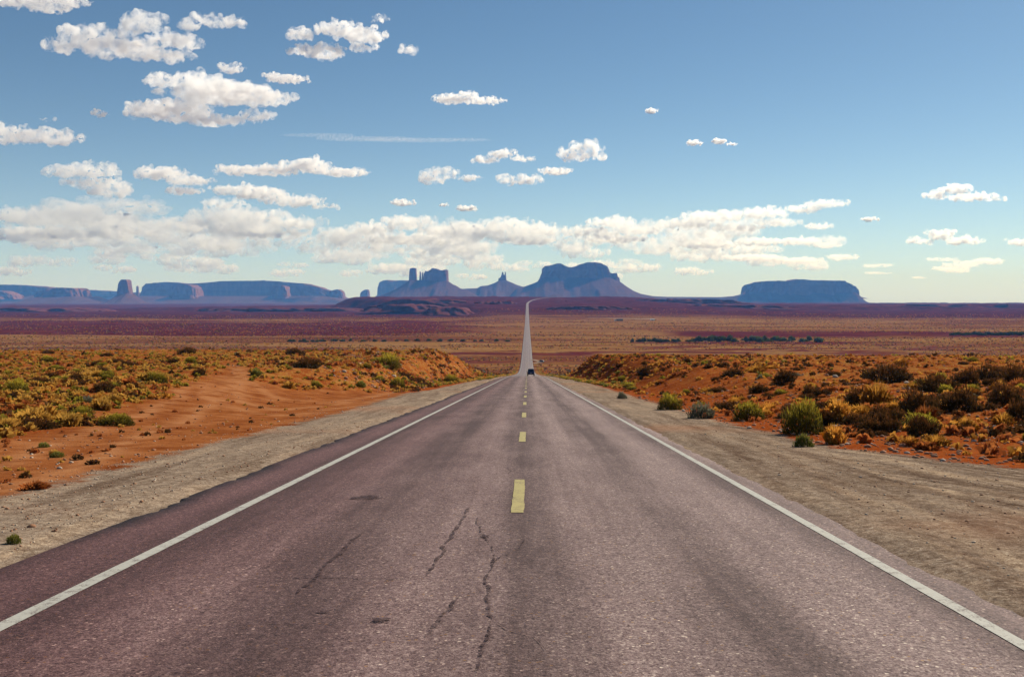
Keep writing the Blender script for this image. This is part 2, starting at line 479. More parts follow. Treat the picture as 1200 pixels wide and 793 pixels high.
def mat_rock(name, lo, mid, hi, zs=0.02):
    t = NT(name)
    p = t.world_pos()
    s = t.sep(p)
    warp = t.noise(t.scaled(p, 0.004), 1.0, 4)
    st = t.node('ShaderNodeCombineXYZ')
    t.put(st.inputs[2], t.math('ADD', t.math('MULTIPLY', s[2], zs), t.math('MULTIPLY', warp, 0.9)))
    strata = t.noise(st.outputs[0], 2.0, 5, 0.7)
    fl = t.noise(t.scaled(p, (0.03, 0.03, 0.004)), 1.0, 5, 0.65)
    c = t.ramp(t.math('ADD', t.math('MULTIPLY', strata, 0.5), t.math('MULTIPLY', fl, 0.5)), [(0.32, lo), (0.5, mid), (0.68, hi)])
    t.color(c)
    t.b.inputs['Specular IOR Level'].default_value = 0.0
    t.bump(fl, 0.6, 6.0)
    return t.m

# ------------------------------------------------------------------ ground sheet
def build_ground():
    ys = [-2500, -1200, -600, -350, -200, -120, -80, -50, -30, -20, -12, -6, -2, 0, 1, 2, 3]
    y = 3.7
    while y < 16600:
        ys.append(y)
        k = 0.0105 if y < 300 else (0.0125 if y < 1500 else (0.008 if y < 6000 else 0.02))
        y *= 1 + k
    ys = np.array(ys)
    nc = 760
    u = np.linspace(-1, 1, nc)
    g = np.sign(u) * np.abs(u) ** 1.9
    W = np.maximum(260, 1.15 * np.abs(ys))
    X = W[:, None] * g[None, :]
    Y = np.repeat(ys[:, None], nc, 1)
    Z = ground(X, Y)
    # the bed under the asphalt
    xc = XC(Y)
    bed = sstep(-5.45, -4.75, X - xc) * sstep(4.15, 3.5, X - xc)
    Z = Z - bed * (0.075 + np.clip(Y, 0, 6000) * 0.00037)
    V = np.stack([X, Y, Z], 2).reshape(-1, 3)
    me = mesh_from('ground', V, grid_faces(*X.shape), [mat_ground()], smooth=True)
    gL = np.interp(Y, [0, 10, 40, 60, 70, 80, 120, 200, 300], [7.3, 7.5, 7.6, 8.2, 8.6, 7.8, 7.5, 7.0, 6.2])
    gR = np.interp(Y, [0, 12, 17.7, 22.7, 36, 108, 200, 300], [11, 10.5, 9.2, 7.2, 6.5, 7.2, 6.6, 6.0])
    gv = np.where(X < 0, 0.5 + (gL + X) / 1.8, 0.5 + (gR - X) / 2.0)
    gv = np.clip(gv, 0, 1)
    lim = sstep(900, 400, Y) * 0.5 + 0.5
    fattr(me, 'gravel', gv * lim)
    b = bare_mask(X, Y)
    for _ in range(2):
        b[1:-1, 1:-1] = (b[1:-1, 1:-1] * 2 + b[:-2, 1:-1] + b[2:, 1:-1] + b[1:-1, :-2] + b[1:-1, 2:]) / 6
    fattr(me, 'bare', b)
    nn = fbm(X * 0.0025, Y * 0.006, seed=41, octaves=3)
    Yn = Y * (1 + 0.10 * nn)
    lft = sstep(250, -250, X + 300 * nn); rgt = 1 - lft
    mar = lft * (sstep(1180, 1330, Yn) * sstep(2300, 2000, Yn) * sstep(0.10, -0.18, X / np.maximum(Y, 1)) + 0.55 * sstep(560, 640, Yn) * sstep(900, 780, Yn))
    mar = mar + rgt * (0.40 * sstep(640, 720, Yn) * sstep(1090, 1000, Yn) + 0.8 * sstep(1230, 1280, Yn) * sstep(1480, 1400, Yn) * sstep(150, 230, X))
    fattr(me, 'maroon', np.clip(mar, 0, 1))
    rut = np.zeros_like(X)
    for path in ([(1240, 720), (1080, 625), (960, 563), (860, 512)], [(1240, 625), (1060, 567), (930, 530), (840, 499)], [(1240, 592), (1100, 561), (980, 537), (900, 522)],
                 [(1190, 800), (1070, 690), (965, 606), (885, 550), (800, 490)], [(1240, 660), (1100, 600), (1000, 570), (900, 530)]):
        P = np.array([hit(*q)[:2] for q in path])
        seg = np.r_[0, np.cumsum(np.hypot(*np.diff(P, axis=0).T))]
        q = np.linspace(0, seg[-1], 120)
        qx = np.interp(q, seg, P[:, 0]) + 0.15 * vnoise(q * 0.3, q * 0, seed=69); qy = np.interp(q, seg, P[:, 1])
        m = (Y > 3) & (Y < 60) & (X > 3.5) & (X < 20)
        dist = np.full(X.shape, 9.0)
        dist[m] = np.sqrt(((X[m][:, None] - qx) ** 2 + (Y[m][:, None] - qy) ** 2).min(1))
        rut = np.maximum(rut, np.exp(-(dist / 0.16) ** 2))
    for path in ([(270, 428), (258, 445), (215, 475), (150, 505), (60, 540), (-60, 575)], [(272, 428), (276, 445), (312, 468), (400, 473), (480, 460)], [(262, 440), (262, 470), (330, 486), (430, 471)]):
        P = np.array([hit(*q)[:2] for q in path])
        seg = np.r_[0, np.cumsum(np.hypot(*np.diff(P, axis=0).T))]
        q = np.linspace(0, seg[-1], 160)
        qx = np.interp(q, seg, P[:, 0]) + 0.3 * vnoise(q * 0.2, q * 0, seed=66); qy = np.interp(q, seg, P[:, 1])
        m = (Y > 5) & (Y < 110) & (X < -4) & (X > -60)
        dist = np.full(X.shape, 9.0)
        dist[m] = np.sqrt(((X[m][:, None] - qx) ** 2 + (Y[m][:, None] - qy) ** 2).min(1))
        rut = np.maximum(rut, np.exp(-((dist - 0.8) / 0.28) ** 2))
    fattr(me, 'rut', rut)
    fattr(me, 'far', sstep(190, 420, Y))
    v = np.clip(np.where(X < 0, (-X - gL - 0.5) / 3, (X - gR - 1) / 5 * 0.45), 0, 1) * (1 - b)
    fattr(me, 'veg', v)
    o = link('ground', me)
    tag(o, kind='structure')
    return o

BARE_PX = [(-40, 530), (0, 514), (53, 509), (71, 506), (123, 482), (169, 468), (200, 455.5), (218, 452), (245, 438), (254, 431), (261, 426),
           (279, 426), (281, 441), (300, 450.5), (320, 454), (380, 457), (440, 458.5), (500, 460)]
_bp = [hit(a, b)[:2] for a, b in BARE_PX]
BARE_POLY = np.array(_bp + [(-5.0, _bp[-1][1]), (-5.0, 2.0), (-9.0, 2.0)])
def bare_mask(X, Y):
    X = np.asarray(X, float); Y = np.asarray(Y, float)
    wob = 0.9 * vnoise(X * 0.5, Y * 0.3, seed=51) + 0.5 * vnoise(X * 1.7, Y * 1.2, seed=52)
    px = X + wob; py = Y + 2.0 * vnoise(X * 0.7, Y * 0.3, seed=53)
    ins = np.zeros(np.broadcast(X, Y).shape, bool)
    n = len(BARE_POLY)
    for i in range(n):
        x1, y1 = BARE_POLY[i]; x2, y2 = BARE_POLY[(i + 1) % n]
        c = (y1 > py) != (y2 > py)
        ins ^= c & (px < (x2 - x1) * (py - y1) / (y2 - y1 + 1e-12) + x1)
    return ins.astype(float)
build_ground()

# ------------------------------------------------------------------ road
M_ASPHALT = mat_asphalt()
M_WHITE = mat_paint('white_road_paint', (0.42, 0.41, 0.365), wear=0.75)
M_YELLOW = mat_paint('yellow_road_paint', (0.40, 0.335, 0.135), wear=0.75)
M_CRACK = mat_crack()

def road_z(x, y):
    y = np.asarray(y, float)
    z = np.where(y < 1180, ZR(y), np.interp(y, *ROAD_FAR))
    crown = -0.012 * np.abs(np.asarray(x) + 0.12)
    return z + crown + 0.02 * sstep(120, 300, y) + 0.0001 * np.clip(y, 0, 6000)

def road_rows(y0, y1, dn=0.35):
    ys = [y0]
    while ys[-1] < y1:
        ys.append(ys[-1] + max(dn, abs(ys[-1]) * 0.012))
    ys[-1] = y1
    return np.array(ys)

def build_road():
    ys = np.concatenate([np.linspace(-120, -4, 30), road_rows(-3.6, 5000, 0.18)])
    el = 5.02 + 0.16 * fbm(ys * 0.35, ys * 0, seed=61, octaves=3) + 0.12 * fbm(ys * 1.7, ys * 0, seed=62, octaves=3) + 0.28 * np.exp(-((ys - 9.2) / 1.6) ** 2) - 0.22 * np.exp(-((ys - 13.4) / 1.2) ** 2)
    er = 3.74 + 0.08 * fbm(ys * 0.4, ys * 0, seed=63, octaves=3) + 0.05 * fbm(ys * 2.0, ys * 0, seed=64, octaves=2)
    el = np.where(ys > 150, np.maximum(4.6, el - (ys - 150) * 0.01), el)
    el = el + 0.05 * vnoise(ys * 4.5, ys * 0, seed=67) * (ys < 60); er = er + 0.05 * vnoise(ys * 4.0, ys * 0, seed=68) * (ys < 60)
    cols = np.concatenate([[0.0, 0.0], np.linspace(0, 1, 22), [1.0, 1.0]])
    n = len(cols)
    xs = -el[:, None] + (el + er)[:, None] * cols[None, :]
    xs[:, 0] -= 0.05; xs[:, -1] += 0.05
    X = xs + XC(ys)[:, None]
    Y = np.repeat(ys[:, None], n, 1)
    Z = road_z(xs, Y)
    Z[:, 0] -= 0.12; Z[:, -1] -= 0.12
    Z[:, 1] -= 0.008; Z[:, -2] -= 0.008
    o = link('road', mesh_from('road', np.stack([X, Y, Z], 2).reshape(-1, 3), grid_faces(*X.shape), [M_ASPHALT], smooth=True))
    tag(o, kind='structure')
    return o
road = build_road()

def strip(name, xm, w, y0, y1, mat, lift=0.005, jag=0.006, dn=0.25):
    ys = road_rows(y0, y1, dn)
    j = jag * fbm(ys * 3.0, ys * 0 + xm, seed=71, octaves=3)
    k = jag * fbm(ys * 3.0, ys * 0 + xm + 5, seed=72, octaves=3)
    wid = np.full_like(ys, w)
    xs = np.stack([xm - wid / 2 + j, xm + wid / 2 + k], 1)
    Y = np.repeat(ys[:, None], 2, 1)
    Z = road_z(xs, Y) + lift + np.clip(Y, 0, 6000) * 0.00006
    X = xs + XC(ys)[:, None]
    return link(name, mesh_from(name, np.stack([X, Y, Z], 2).reshape(-1, 3), grid_faces(len(ys), 2), [mat]), road)

strip('edge_line', -3.83, 0.140, -20, 2400, M_WHITE)
strip('edge_line', 3.38, 0.125, -20, 2400, M_WHITE)
for i in range(-1, 60):
    c = 14.4 + 12.0 * i
    strip('lane_dash', -0.125, 0.165, c - 1.85, c + 1.85, M_YELLOW, jag=0.012, dn=0.12)

def road_pt(px, py):
    dy = py - 430.0
    return (px - VX) / dy * EYE, F * EYE / dy * 0.993

def scar(name, pts, width_px, seed, lift=0.0095, step=0.04):
    """a tar seam or crack laid on the road along a line"""
    P = np.array([road_pt(*p) for p in pts])
    seg = np.r_[0, np.cumsum(np.hypot(*np.diff(P, axis=0).T))]
    s = np.arange(0, seg[-1], step)
    x = np.interp(s, seg, P[:, 0]); y = np.interp(s, seg, P[:, 1])
    x = x + 0.05 * fbm(s * 2.5, s * 0, seed=seed, octaves=4)
    tx = np.gradient(x); ty = np.gradient(y); L = np.hypot(tx, ty) + 1e-9
    nx, ny = -ty / L, tx / L
    w = width_px * 0.8 * (0.65 + 0.55 * fbm(s * 3.1, s * 0 + 3, seed=seed + 1, octaves=4)) * np.minimum(1, np.minimum(s, s[-1] - s + 0.02) / 0.25 + 0.15)
    w = np.maximum(w, 0.006)
    A = np.stack([x + nx * w / 2, y + ny * w / 2], 1); B = np.stack([x - nx * w / 2, y - ny * w / 2], 1)
    V = np.empty((len(s), 2, 3))
    V[:, 0, :2] = A; V[:, 1, :2] = B
    V[:, :, 2] = road_z(V[:, :, 0], V[:, :, 1]) + lift
    return link(name, mesh_from(name, V.reshape(-1, 3), grid_faces(len(s), 2), [M_CRACK]), road)

scar('tar_seam', [(549, 594), (532, 622), (515, 650), (498, 674)], 0.075, 81)
scar('tar_seam', [(424, 624), (398, 647), (372, 672), (346, 697)], 0.085, 82)
scar('tar_seam', [(540, 700), (522, 722), (502, 748)], 0.07, 83)
scar('crack', [(558, 606), (562, 622), (572, 634), (580, 648), (577, 664), (568, 684), (574, 700), (577, 728), (570, 752), (556, 775), (552, 800)], 0.045, 84)
scar('crack', [(577, 664), (590, 652), (606, 645), (612, 630)], 0.025, 85)
scar('crack', [(318, 677), (380, 676), (450, 679), (520, 678), (570, 676)], 0.028, 86, lift=0.0075)
scar('crack', [(310, 597), (350, 598), (410, 599)], 0.022, 87)
scar('crack', [(520, 545), (570, 546), (596, 548), (598, 556)], 0.03, 88)
scar('crack', [(577, 728), (600, 741), (628, 748), (640, 766)], 0.022, 89)
scar('crack', [(300, 730), (330, 731), (362, 736)], 0.03, 90)

def blot(px, py, rx, ry, seed):
    cx, cy = road_pt(px, py)
    a = np.linspace(0, 2 * math.pi, 40, endpoint=False)
    r = 1 + 0.45 * fbm(np.cos(a) * 1.8 + seed, np.sin(a) * 1.8, seed=seed, octaves=4)
    X = cx + rx * r * np.cos(a); Y = cy + ry * r * np.sin(a)
    V = np.concatenate([[[cx, cy, 0]], np.stack([X, Y, 0 * X], 1)])
    V[:, 2] = road_z(V[:, 0], V[:, 1]) + 0.0125
    f = [(0, i + 1, (i + 1) % 40 + 1) for i in range(40)]
    return link('tar_stain', mesh_from('tar_stain', V, f, [M_CRACK]), road)
blot(430, 582, 0.20, 0.22, 91); blot(378, 717, 0.055, 0.05, 92); blot(568, 629, 0.06, 0.07, 93)
blot(608, 681, 0.03, 0.03, 94); blot(448, 728, 0.08, 0.06, 95)

# ------------------------------------------------------------------ buttes and mesas
M_CLIFF = mat_rock('sandstone_cliff', (0.08, 0.030, 0.020), (0.165, 0.070, 0.044), (0.29, 0.145, 0.092))
M_TALUS = mat_rock('talus_slope', (0.06, 0.026, 0.021), (0.088, 0.040, 0.029), (0.13, 0.062, 0.042), zs=0.05)

def empty(name, loc):
    o = bpy.data.objects.new(name, None)
    COL.objects.link(o)
    o.location = loc
    return o

def tower(name, prof, base_py, D, depth, parent, seed=0, batter=0.10, flute=0.11, nt=300, nl=22, power=0.48):
    """a fluted sandstone wall: prof is the skyline [(px, py), ...] from left to right"""
    prof = np.array(prof, float)
    x0, x1 = prof[0, 0], prof[-1, 0]
    a = (x1 - x0) / 2 / F * D; cx = ((x0 + x1) / 2 - VX) / F * D
    zb = EYE + (HY - base_py) / F * D
    hx = (prof[:, 0] - VX) / F * D; hz = EYE + (HY - prof[:, 1]) / F * D
    t = np.linspace(0, 2 * math.pi, nt, endpoint=False)
    ct = np.sign(np.cos(t)) * np.abs(np.cos(t)) ** power
    st = np.sign(np.sin(t)) * np.abs(np.sin(t)) ** power
    b = depth / 2
    arc = np.cumsum(np.r_[0, np.hypot(np.diff(a * ct), np.diff(b * st))])
    size = min(a, b)
    V = []
    levels = np.linspace(0, 1, nl)
    for s in levels:
        u = arc / (size * 0.55)
        fl = fbm(u, np.full_like(u, s * 1.2 + seed), seed=seed, octaves=4)
        fl2 = vnoise(u * 3.3, np.full_like(u, s * 2.0), seed=seed + 9)
        led = 0.075 * (np.floor(s * 4 + 0.7 * vnoise(u * 0.4, u * 0, seed=seed + 5)) * -1 + 4) / 4
        k = 1 + batter * (1 - s) ** 1.5 + led
        off = size * flute * (2.2 * fl + 0.9 * fl2)
        r = np.hypot(ct, st)
        x = cx + (a * k) * ct + off * ct / r * (0.35 + 0.65 * np.abs(st))
        y = D + (b * k) * st + off * st / r * 1.6
        top = np.interp(x, hx, hz)
        z = zb + (top - zb) * s
        if s == 1.0:
            z = top + size * (0.022 * fl2 + 0.022 * fl)
        V.append(np.stack([x, y, z], 1))
    for k in (0.8, 0.55, 0.3, 0.08):
        x = cx + (V[nl - 1][:, 0] - cx) * (0.25 + 0.75 * k) if a > b else cx + (V[nl - 1][:, 0] - cx) * k
        y = D + (V[nl - 1][:, 1] - D) * k
        z = np.interp(x, hx, hz) + size * 0.02 * vnoise(x / size * 3, y / size * 3, seed=seed + 2)
        V.append(np.stack([x, y, z], 1))
    nr = len(V)
    V = np.concatenate(V)
    i = np.arange(nr - 1)[:, None] * nt + np.arange(nt)[None, :]
    j = np.arange(nr - 1)[:, None] * nt + (np.arange(nt)[None, :] + 1) % nt
    Fq = np.stack([i, j, j + nt, i + nt], 2).reshape(-1, 4)
    extra = len(V)
    V = np.concatenate([V, [[cx, D, np.interp(cx, hx, hz)]]]) - np.array(parent.location)
    me = mesh_from(name, V, Fq, [M_CLIFF], smooth=False)
    return link(name, me, parent)

def talus(prof, base_z, D, depth_in, depth_out, parent, seed=0, nx=200, ny=70):
    """the skirt of debris below the walls: skyline profile along x, falling off to the front and back"""
    prof = np.array(prof, float)
    hx = (prof[:, 0] - VX) / F * D; hz = EYE + (HY - prof[:, 1]) / F * D
    X1 = np.linspace(hx[0], hx[-1], nx)
    v = np.linspace(-1, 1, ny)
    Yo = np.sign(v) * np.abs(v) ** 1.3 * (depth_in + depth_out)
    X, Yo = np.meshgrid(X1, Yo)
    h = np.interp(X, hx, hz) - base_z
    d = np.clip((np.abs(Yo) - depth_in) / depth_out, 0, 1)
    gul = fbm(X / (depth_out * 0.22), Yo / (depth_out * 1.1), seed=seed, octaves=4)
    fall = (1 - d) ** 1.55
    z = base_z + np.maximum(h, 0) * np.clip(fall + 0.26 * gul * d * (1 - d) * 4, 0, 1)
    z = z + 4 * vnoise(X / 60, Yo / 60, seed=seed + 4) * (1 - fall)
    edge = np.minimum(np.minimum(np.arange(nx), nx - 1 - np.arange(nx))[None, :], np.minimum(np.arange(ny), ny - 1 - np.arange(ny))[:, None])
    z = np.where(edge == 0, base_z - 14, z)
    V = np.stack([X, D + Yo, z], 2).reshape(-1, 3) - np.array(parent.location)
    return link('talus_slope', mesh_from('talus_slope', V, grid_faces(ny, nx), [M_TALUS], smooth=True), parent)

def butte(name, label, cat, px, D, base=-43.0, group=None):
    o = empty(name, ((px - VX) / F * D, D, base))
    tag(o, label, cat, group)
    return o

# the broad twin-humped mesa behind the road's far end
o = butte('mesa', 'broad blue mesa with two low humps standing behind the end of the road', 'mesa', 680, 10500, group='sandstone buttes on the skyline')
tower('cliff_wall', [(634.3, 323), (635.2, 315), (637, 313.2), (643, 312.2), (648, 310.2), (652, 309.2), (656, 309.6), (660, 311.4), (664, 313.6), (669, 314),
                     (674, 312.4), (679, 310.3), (685, 309), (696, 308.9), (703, 309.4), (706, 311.2), (710, 313), (712, 316), (713, 320.5)], 333, 10500, 420, o, seed=101)
tower('side_buttress', [(711, 320.6), (716, 321), (720.5, 320.4), (721.5, 325), (724, 326), (724.8, 331.5)], 336, 10560, 420, o, seed=102)
talus([(596, 349), (606, 338), (615, 336), (625, 332.5), (634, 328.5), (640, 326), (712, 326), (725, 331.5), (731, 336), (739, 341), (748, 344.6), (762, 347.2), (790, 348.4), (840, 352)], -43, 10520, 260, 1100, o, seed=103)

# the low spire butte
o = butte('spire_butte', 'small butte with twin finger spires on a wide skirt between two larger ones', 'butte', 588, 11000, group='sandstone buttes on the skyline')
tower('spire_base', [(583.9, 331), (584.2, 326), (586.5, 325.6), (587.6, 322.2), (592.8, 322), (593.4, 329), (593.8, 331)], 334, 11000, 95, o, seed=111, flute=0.06, nt=90)
tower('spire', [(587.7, 326), (588.1, 319.6), (588.9, 318.6), (589.8, 319.2), (590.2, 322), (590.5, 326)], 327, 11000, 25, o, seed=112, nt=50, flute=0.08)
tower('spire', [(591.3, 326), (591.6, 318.8), (592.4, 318.4), (592.8, 320.5), (593.2, 326)], 327, 11000, 25, o, seed=113, nt=50, flute=0.08)
talus([(528, 345), (536, 339), (548, 338.2), (560, 337.8), (564, 335.4), (572, 334.6), (579, 332.2), (584, 329.6), (594, 328.8), (600, 331.4), (606, 334), (613, 336.2), (622, 337.5), (640, 347)], -43, 11010, 120, 900, o, seed=114)

# the castle with its tower
o = butte('castle_butte', 'castle shaped butte with a tall square tower and thin spires left of the road', 'butte', 506, 10200, group='sandstone buttes on the skyline')
tower('rock_tower', [(479.2, 331), (480.2, 318), (481, 314.8), (484, 314.1), (487.6, 314.2), (487.9, 320), (488.3, 331)], 334, 10200, 95, o, seed=121, nt=110, flute=0.05)
tower('spire', [(491.4, 331), (491.8, 318.4), (492.6, 317.8), (493.2, 320), (493.9, 331)], 333, 10210, 28, o, seed=122, nt=50, flute=0.08)
tower('spire', [(494.2, 331), (494.7, 319.5), (495.3, 318.6), (495.9, 320.4), (496.3, 331)], 333, 10215, 24, o, seed=123, nt=50, flute=0.08)
tower('castle_wall', [(496.9, 331), (497.4, 321), (498.6, 320.2), (499.6, 317.6), (500.6, 318.6), (503, 318.2), (506, 316.2), (507.6, 314.6), (509, 315.2), (513.2, 315.4), (515, 317.2),
                      (519.4, 317.1), (521.5, 316.8), (523.6, 315.9), (524.8, 316.4), (525.2, 331)], 334, 10220, 230, o, seed=124, flute=0.06)
talus([(436, 351), (448, 346), (460, 341.5), (468, 337.5), (476, 332.4), (482, 328.5), (496, 328.5), (525, 329.6), (530, 333), (535, 335.2), (538.5, 337.6), (548, 340.5), (566, 350)], -43, 10215, 130, 900, o, seed=125)

o = butte('mesa', 'pale flat mesa partly hidden behind the castle shaped butte', 'mesa', 466, 14500, group='sandstone buttes on the skyline')
tower('cliff_wall', [(445.5, 346), (446, 334.6), (448.6, 331), (453, 329.2), (470, 328.7), (484, 328.8), (500, 329), (505, 340)], 349, 14500, 700, o, seed=131)
talus([(434, 355), (441, 350), (446, 346), (505, 346), (520, 354)], -43, 14500, 350, 700, o, seed=132)

o = butte('small_butte', 'lone small butte with a slanted top left of the castle shaped butte', 'butte', 427, 13500, group='sandstone buttes on the skyline')
tower('cliff_wall', [(421.8, 348), (422.6, 343.6), (425, 341), (428, 339.3), (431.4, 339.2), (432.3, 342), (433, 349)], 350, 13500, 120, o, seed=141, nt=110, batter=0.2)
talus([(415, 355), (420, 351), (423, 348), (432, 348), (436, 351), (442, 355)], -43, 13500, 70, 300, o, seed=142)

# the left hand group
o = butte('tower_butte', 'dark stubby tower butte at the left end of the long mesa', 'butte', 144, 9500, group='sandstone buttes on the skyline')
tower('rock_tower', [(137.3, 345), (138, 339), (138.8, 333), (140.8, 329), (142.6, 327.6), (147.6, 327.4), (149.2, 329.6), (150.2, 336), (151.2, 345)], 348, 9500, 120, o, seed=151, nt=130, batter=0.16)
talus([(122, 355), (130, 351.5), (136, 346.6), (139, 344), (150, 343.4), (154, 347), (160, 351), (168, 355)], -43, 9500, 70, 420, o, seed=152)

o = butte('twin_spires', 'two thin needle spires between the tower butte and the long mesa', 'butte', 161.5, 12500, group='sandstone buttes on the skyline')
tower('spire', [(157.6, 348), (158, 336), (158.8, 334.6), (159.8, 336.2), (160.4, 348)], 350, 12500, 34, o, seed=161, nt=50, flute=0.08)
tower('spire', [(164.0, 348), (164.4, 337), (165.2, 335.4), (166.0, 337), (166.4, 348)], 350, 12500, 30, o, seed=162, nt=50, flute=0.08)
talus([(150, 355), (157, 347), (167, 346.4), (174, 355)], -43, 12500, 60, 250, o, seed=163)

o = butte('mesa', 'longest mesa, a low flat wall filling the skyline left of centre', 'mesa', 286, 12500, group='sandstone buttes on the skyline')
tower('cliff_wall', [(168.4, 346), (169.2, 338), (171.5, 333.6), (176, 332.2), (198, 331.2), (214, 331.6), (228, 333.6), (238, 332), (264, 330.3), (290, 329.4), (316, 329.2),
                     (332, 330.4), (338, 331.6), (352, 332), (360, 332.6), (366, 335.4), (376, 336.6), (383, 340), (388, 341)], 350, 12500, 480, o, seed=171, nt=420, flute=0.04)
tower('end_knob', [(384, 347), (385, 342), (390, 340.8), (394, 339.4), (397.5, 339.1), (400.6, 341), (402.4, 343), (403, 350)], 351, 12350, 260, o, seed=172, nt=110)
tower('buttress', [(202, 347), (204, 338), (208, 334.6), (214, 333.6), (224, 333.8), (229, 336), (231.5, 338.5), (232.5, 347)], 350, 11900, 330, o, seed=173, nt=150)
tower('buttress', [(320.5, 347), (322, 339), (326, 335.4), (331, 334.6), (335.6, 335.8), (337.4, 340), (338, 347)], 350, 11900, 280, o, seed=174, nt=120)
talus([(150, 355), (163, 351), (168, 347), (384, 347), (404, 349.5), (410, 352), (420, 355)], -43, 12450, 520, 900, o, seed=175)

o = butte('mesa', 'low dark flat topped mesa left of the tower butte', 'mesa', 72, 10500, group='sandstone buttes on the skyline')
tower('cliff_wall', [(45, 350), (47, 346), (52, 342), (58, 338.8), (66, 337.6), (80, 337.4), (90, 337.6), (94.5, 339.6), (95.4, 344), (96, 350)], 351, 10500, 380, o, seed=181, batter=0.18)
tower('end_knob', [(95.6, 348), (96, 341.2), (98, 340.3), (100.6, 340.6), (101.4, 343), (102, 349)], 351, 10520, 90, o, seed=182, nt=80)
talus([(28, 356), (40, 352.5), (47, 348.5), (100, 347.5), (110, 351), (126, 355)], -43, 10500, 290, 600, o, seed=183)

o = butte('mesa', 'farthest left mesa with a long sloping top and sunlit ledges', 'mesa', 10, 13000, group='sandstone buttes on the skyline')
tower('cliff_wall', [(-60, 346), (-56, 336), (-30, 334), (0, 334), (20, 334), (38, 335), (50, 336.6), (58, 338), (66, 344), (70, 349)], 350, 13000, 500, o, seed=191, batter=0.3)
tower('buttress', [(-20, 347), (-16, 341.5), (0, 340.6), (8, 342), (14, 345), (18, 346), (20, 350)], 351, 12200, 300, o, seed=192, batter=0.25)
talus([(-80, 356), (-66, 351), (-56, 346), (60, 346), (74, 350), (86, 355)], -43, 12900, 460, 900, o, seed=193)

o = butte('mesa', 'faint pale low mesa in the gap behind the tower butte', 'mesa', 116, 15200, group='sandstone buttes on the skyline')
tower('cliff_wall', [(78, 348), (80, 340.6), (96, 339.8), (118, 340.6), (136, 341.8), (156, 343), (166, 344), (168, 350)], 351, 15200, 700, o, seed=201, batter=0.2)
talus([(70, 355), (78, 348), (168, 348), (180, 355)], -43, 15200, 380, 600, o, seed=202)

# the right hand mesa
o = butte('mesa', 'wide flat topped mesa standing alone right of the road', 'mesa', 936, 11500, group='sandstone buttes on the skyline')
tower('cliff_wall', [(869.6, 346), (870.4, 337.4), (873.4, 334), (880, 332.4), (884, 331), (896, 329.6), (912, 329.6), (922, 329.8), (924.4, 327.9), (930, 327.5), (952, 328.8), (966, 329.2), (982, 329.6),
                     (986, 332), (992, 334.6), (997.6, 336), (999, 339), (1000, 346)], 350, 11500, 320, o, seed=211, nt=320)
tower('spire', [(1000.6, 348), (1001.2, 340.4), (1002, 338.2), (1003.2, 340), (1004.4, 346)], 351, 11480, 50, o, seed=212, nt=60)
talus([(740, 351), (772, 347.8), (815, 348), (845, 348.2), (862, 346.8), (870, 345), (880, 343), (994, 343), (1000, 346.5), (1004, 351), (1007, 355), (1010, 357)], -43, 11500, 170, 330, o, seed=213)

# ------------------------------------------------------------------ low red bluffs in the middle distance
M_SHALE = mat_rock('dark_red_shale', (0.070, 0.017, 0.018), (0.13, 0.040, 0.036), (0.20, 0.085, 0.06), zs=0.12)
def bluff(label, prof, base_py, D, depth, seed, batter=0.5):
    o = butte('bluff', label, 'bluff', prof[len(prof) // 2][0], D, group='low dark red bluffs on the valley floor')
    t = tower('ledge', prof, base_py, D, depth, o, seed=seed, batter=batter, flute=0.10, nt=300, nl=12, power=0.8)
    t.data.materials[0] = M_SHALE
bluff('rounded dark red bluff nearest the road on its left', [(497, 365), (504, 362), (514, 360.2), (524, 359.4), (538, 359.8), (546, 361.6), (553, 365.4)], 368.5, 2900, 170, 1001, 0.25)
bluff('long dark lower ledge running left from the rounded bluff', [(431, 362), (437, 358.5), (446, 357.4), (462, 357.2), (480, 356.4), (500, 357.4), (512, 358.5), (520, 361)], 365, 3300, 240, 1002, 0.15)
bluff('dark upper ledge above the long lower one', [(446, 357), (452, 353.4), (462, 352.4), (480, 351.4), (500, 351), (520, 351.2), (536, 351.8), (548, 354), (556, 357)], 358.5, 3600, 260, 1003, 0.15)
bluff('thin dark bluff line left of the ledges', [(232, 363.8), (246, 362), (280, 361.6), (330, 361.2), (380, 361), (412, 361.4), (436, 363.6)], 365.6, 4000, 220, 1004, 0.05)
bluff('low purple bluff line at the left end of the valley', [(-60, 364), (-30, 361.6), (20, 361.0), (70, 361.4), (104, 362.4), (126, 364)], 365.6, 4000, 260, 1005, 0.05)
bluff('small dark bluff just right of the road on the far rise', [(676, 356), (682, 353.8), (692, 353.2), (702, 354), (712, 354.6), (722, 357)], 358.4, 3700, 110, 1006, 0.2)
bluff('dark ledge reaching the left side of the far road', [(548, 357), (556, 354.6), (570, 353.6), (586, 353.2), (600, 353.6), (608, 356)], 359, 3450, 120, 1011, 0.2)
bluff('dark ledge low on the rise between road and far trailers', [(640, 362), (650, 359.6), (672, 358.8), (700, 358.6), (726, 359.2), (744, 362)], 364, 2900, 110, 1012, 0.2)
bluff('short dark ledge high on the rise right of the far bend', [(646, 354.5), (654, 352.8), (664, 352.2), (674, 352.6), (684, 355)], 357, 3750, 90, 1013, 0.2)
bluff('faint ledge on the plateau rim below the big mesa right skirt', [(730, 353.6), (746, 351.2), (780, 350.4), (820, 350.6), (850, 351.6), (866, 354)], 356, 4300, 160, 1014, 0.2)
bluff('low purple bluff right of the road below the lone mesa', [(752, 360), (768, 358), (800, 357.2), (836, 357.2), (868, 357.6), (896, 358.4), (918, 360.5)], 362, 3700, 260, 1007, 0.1)
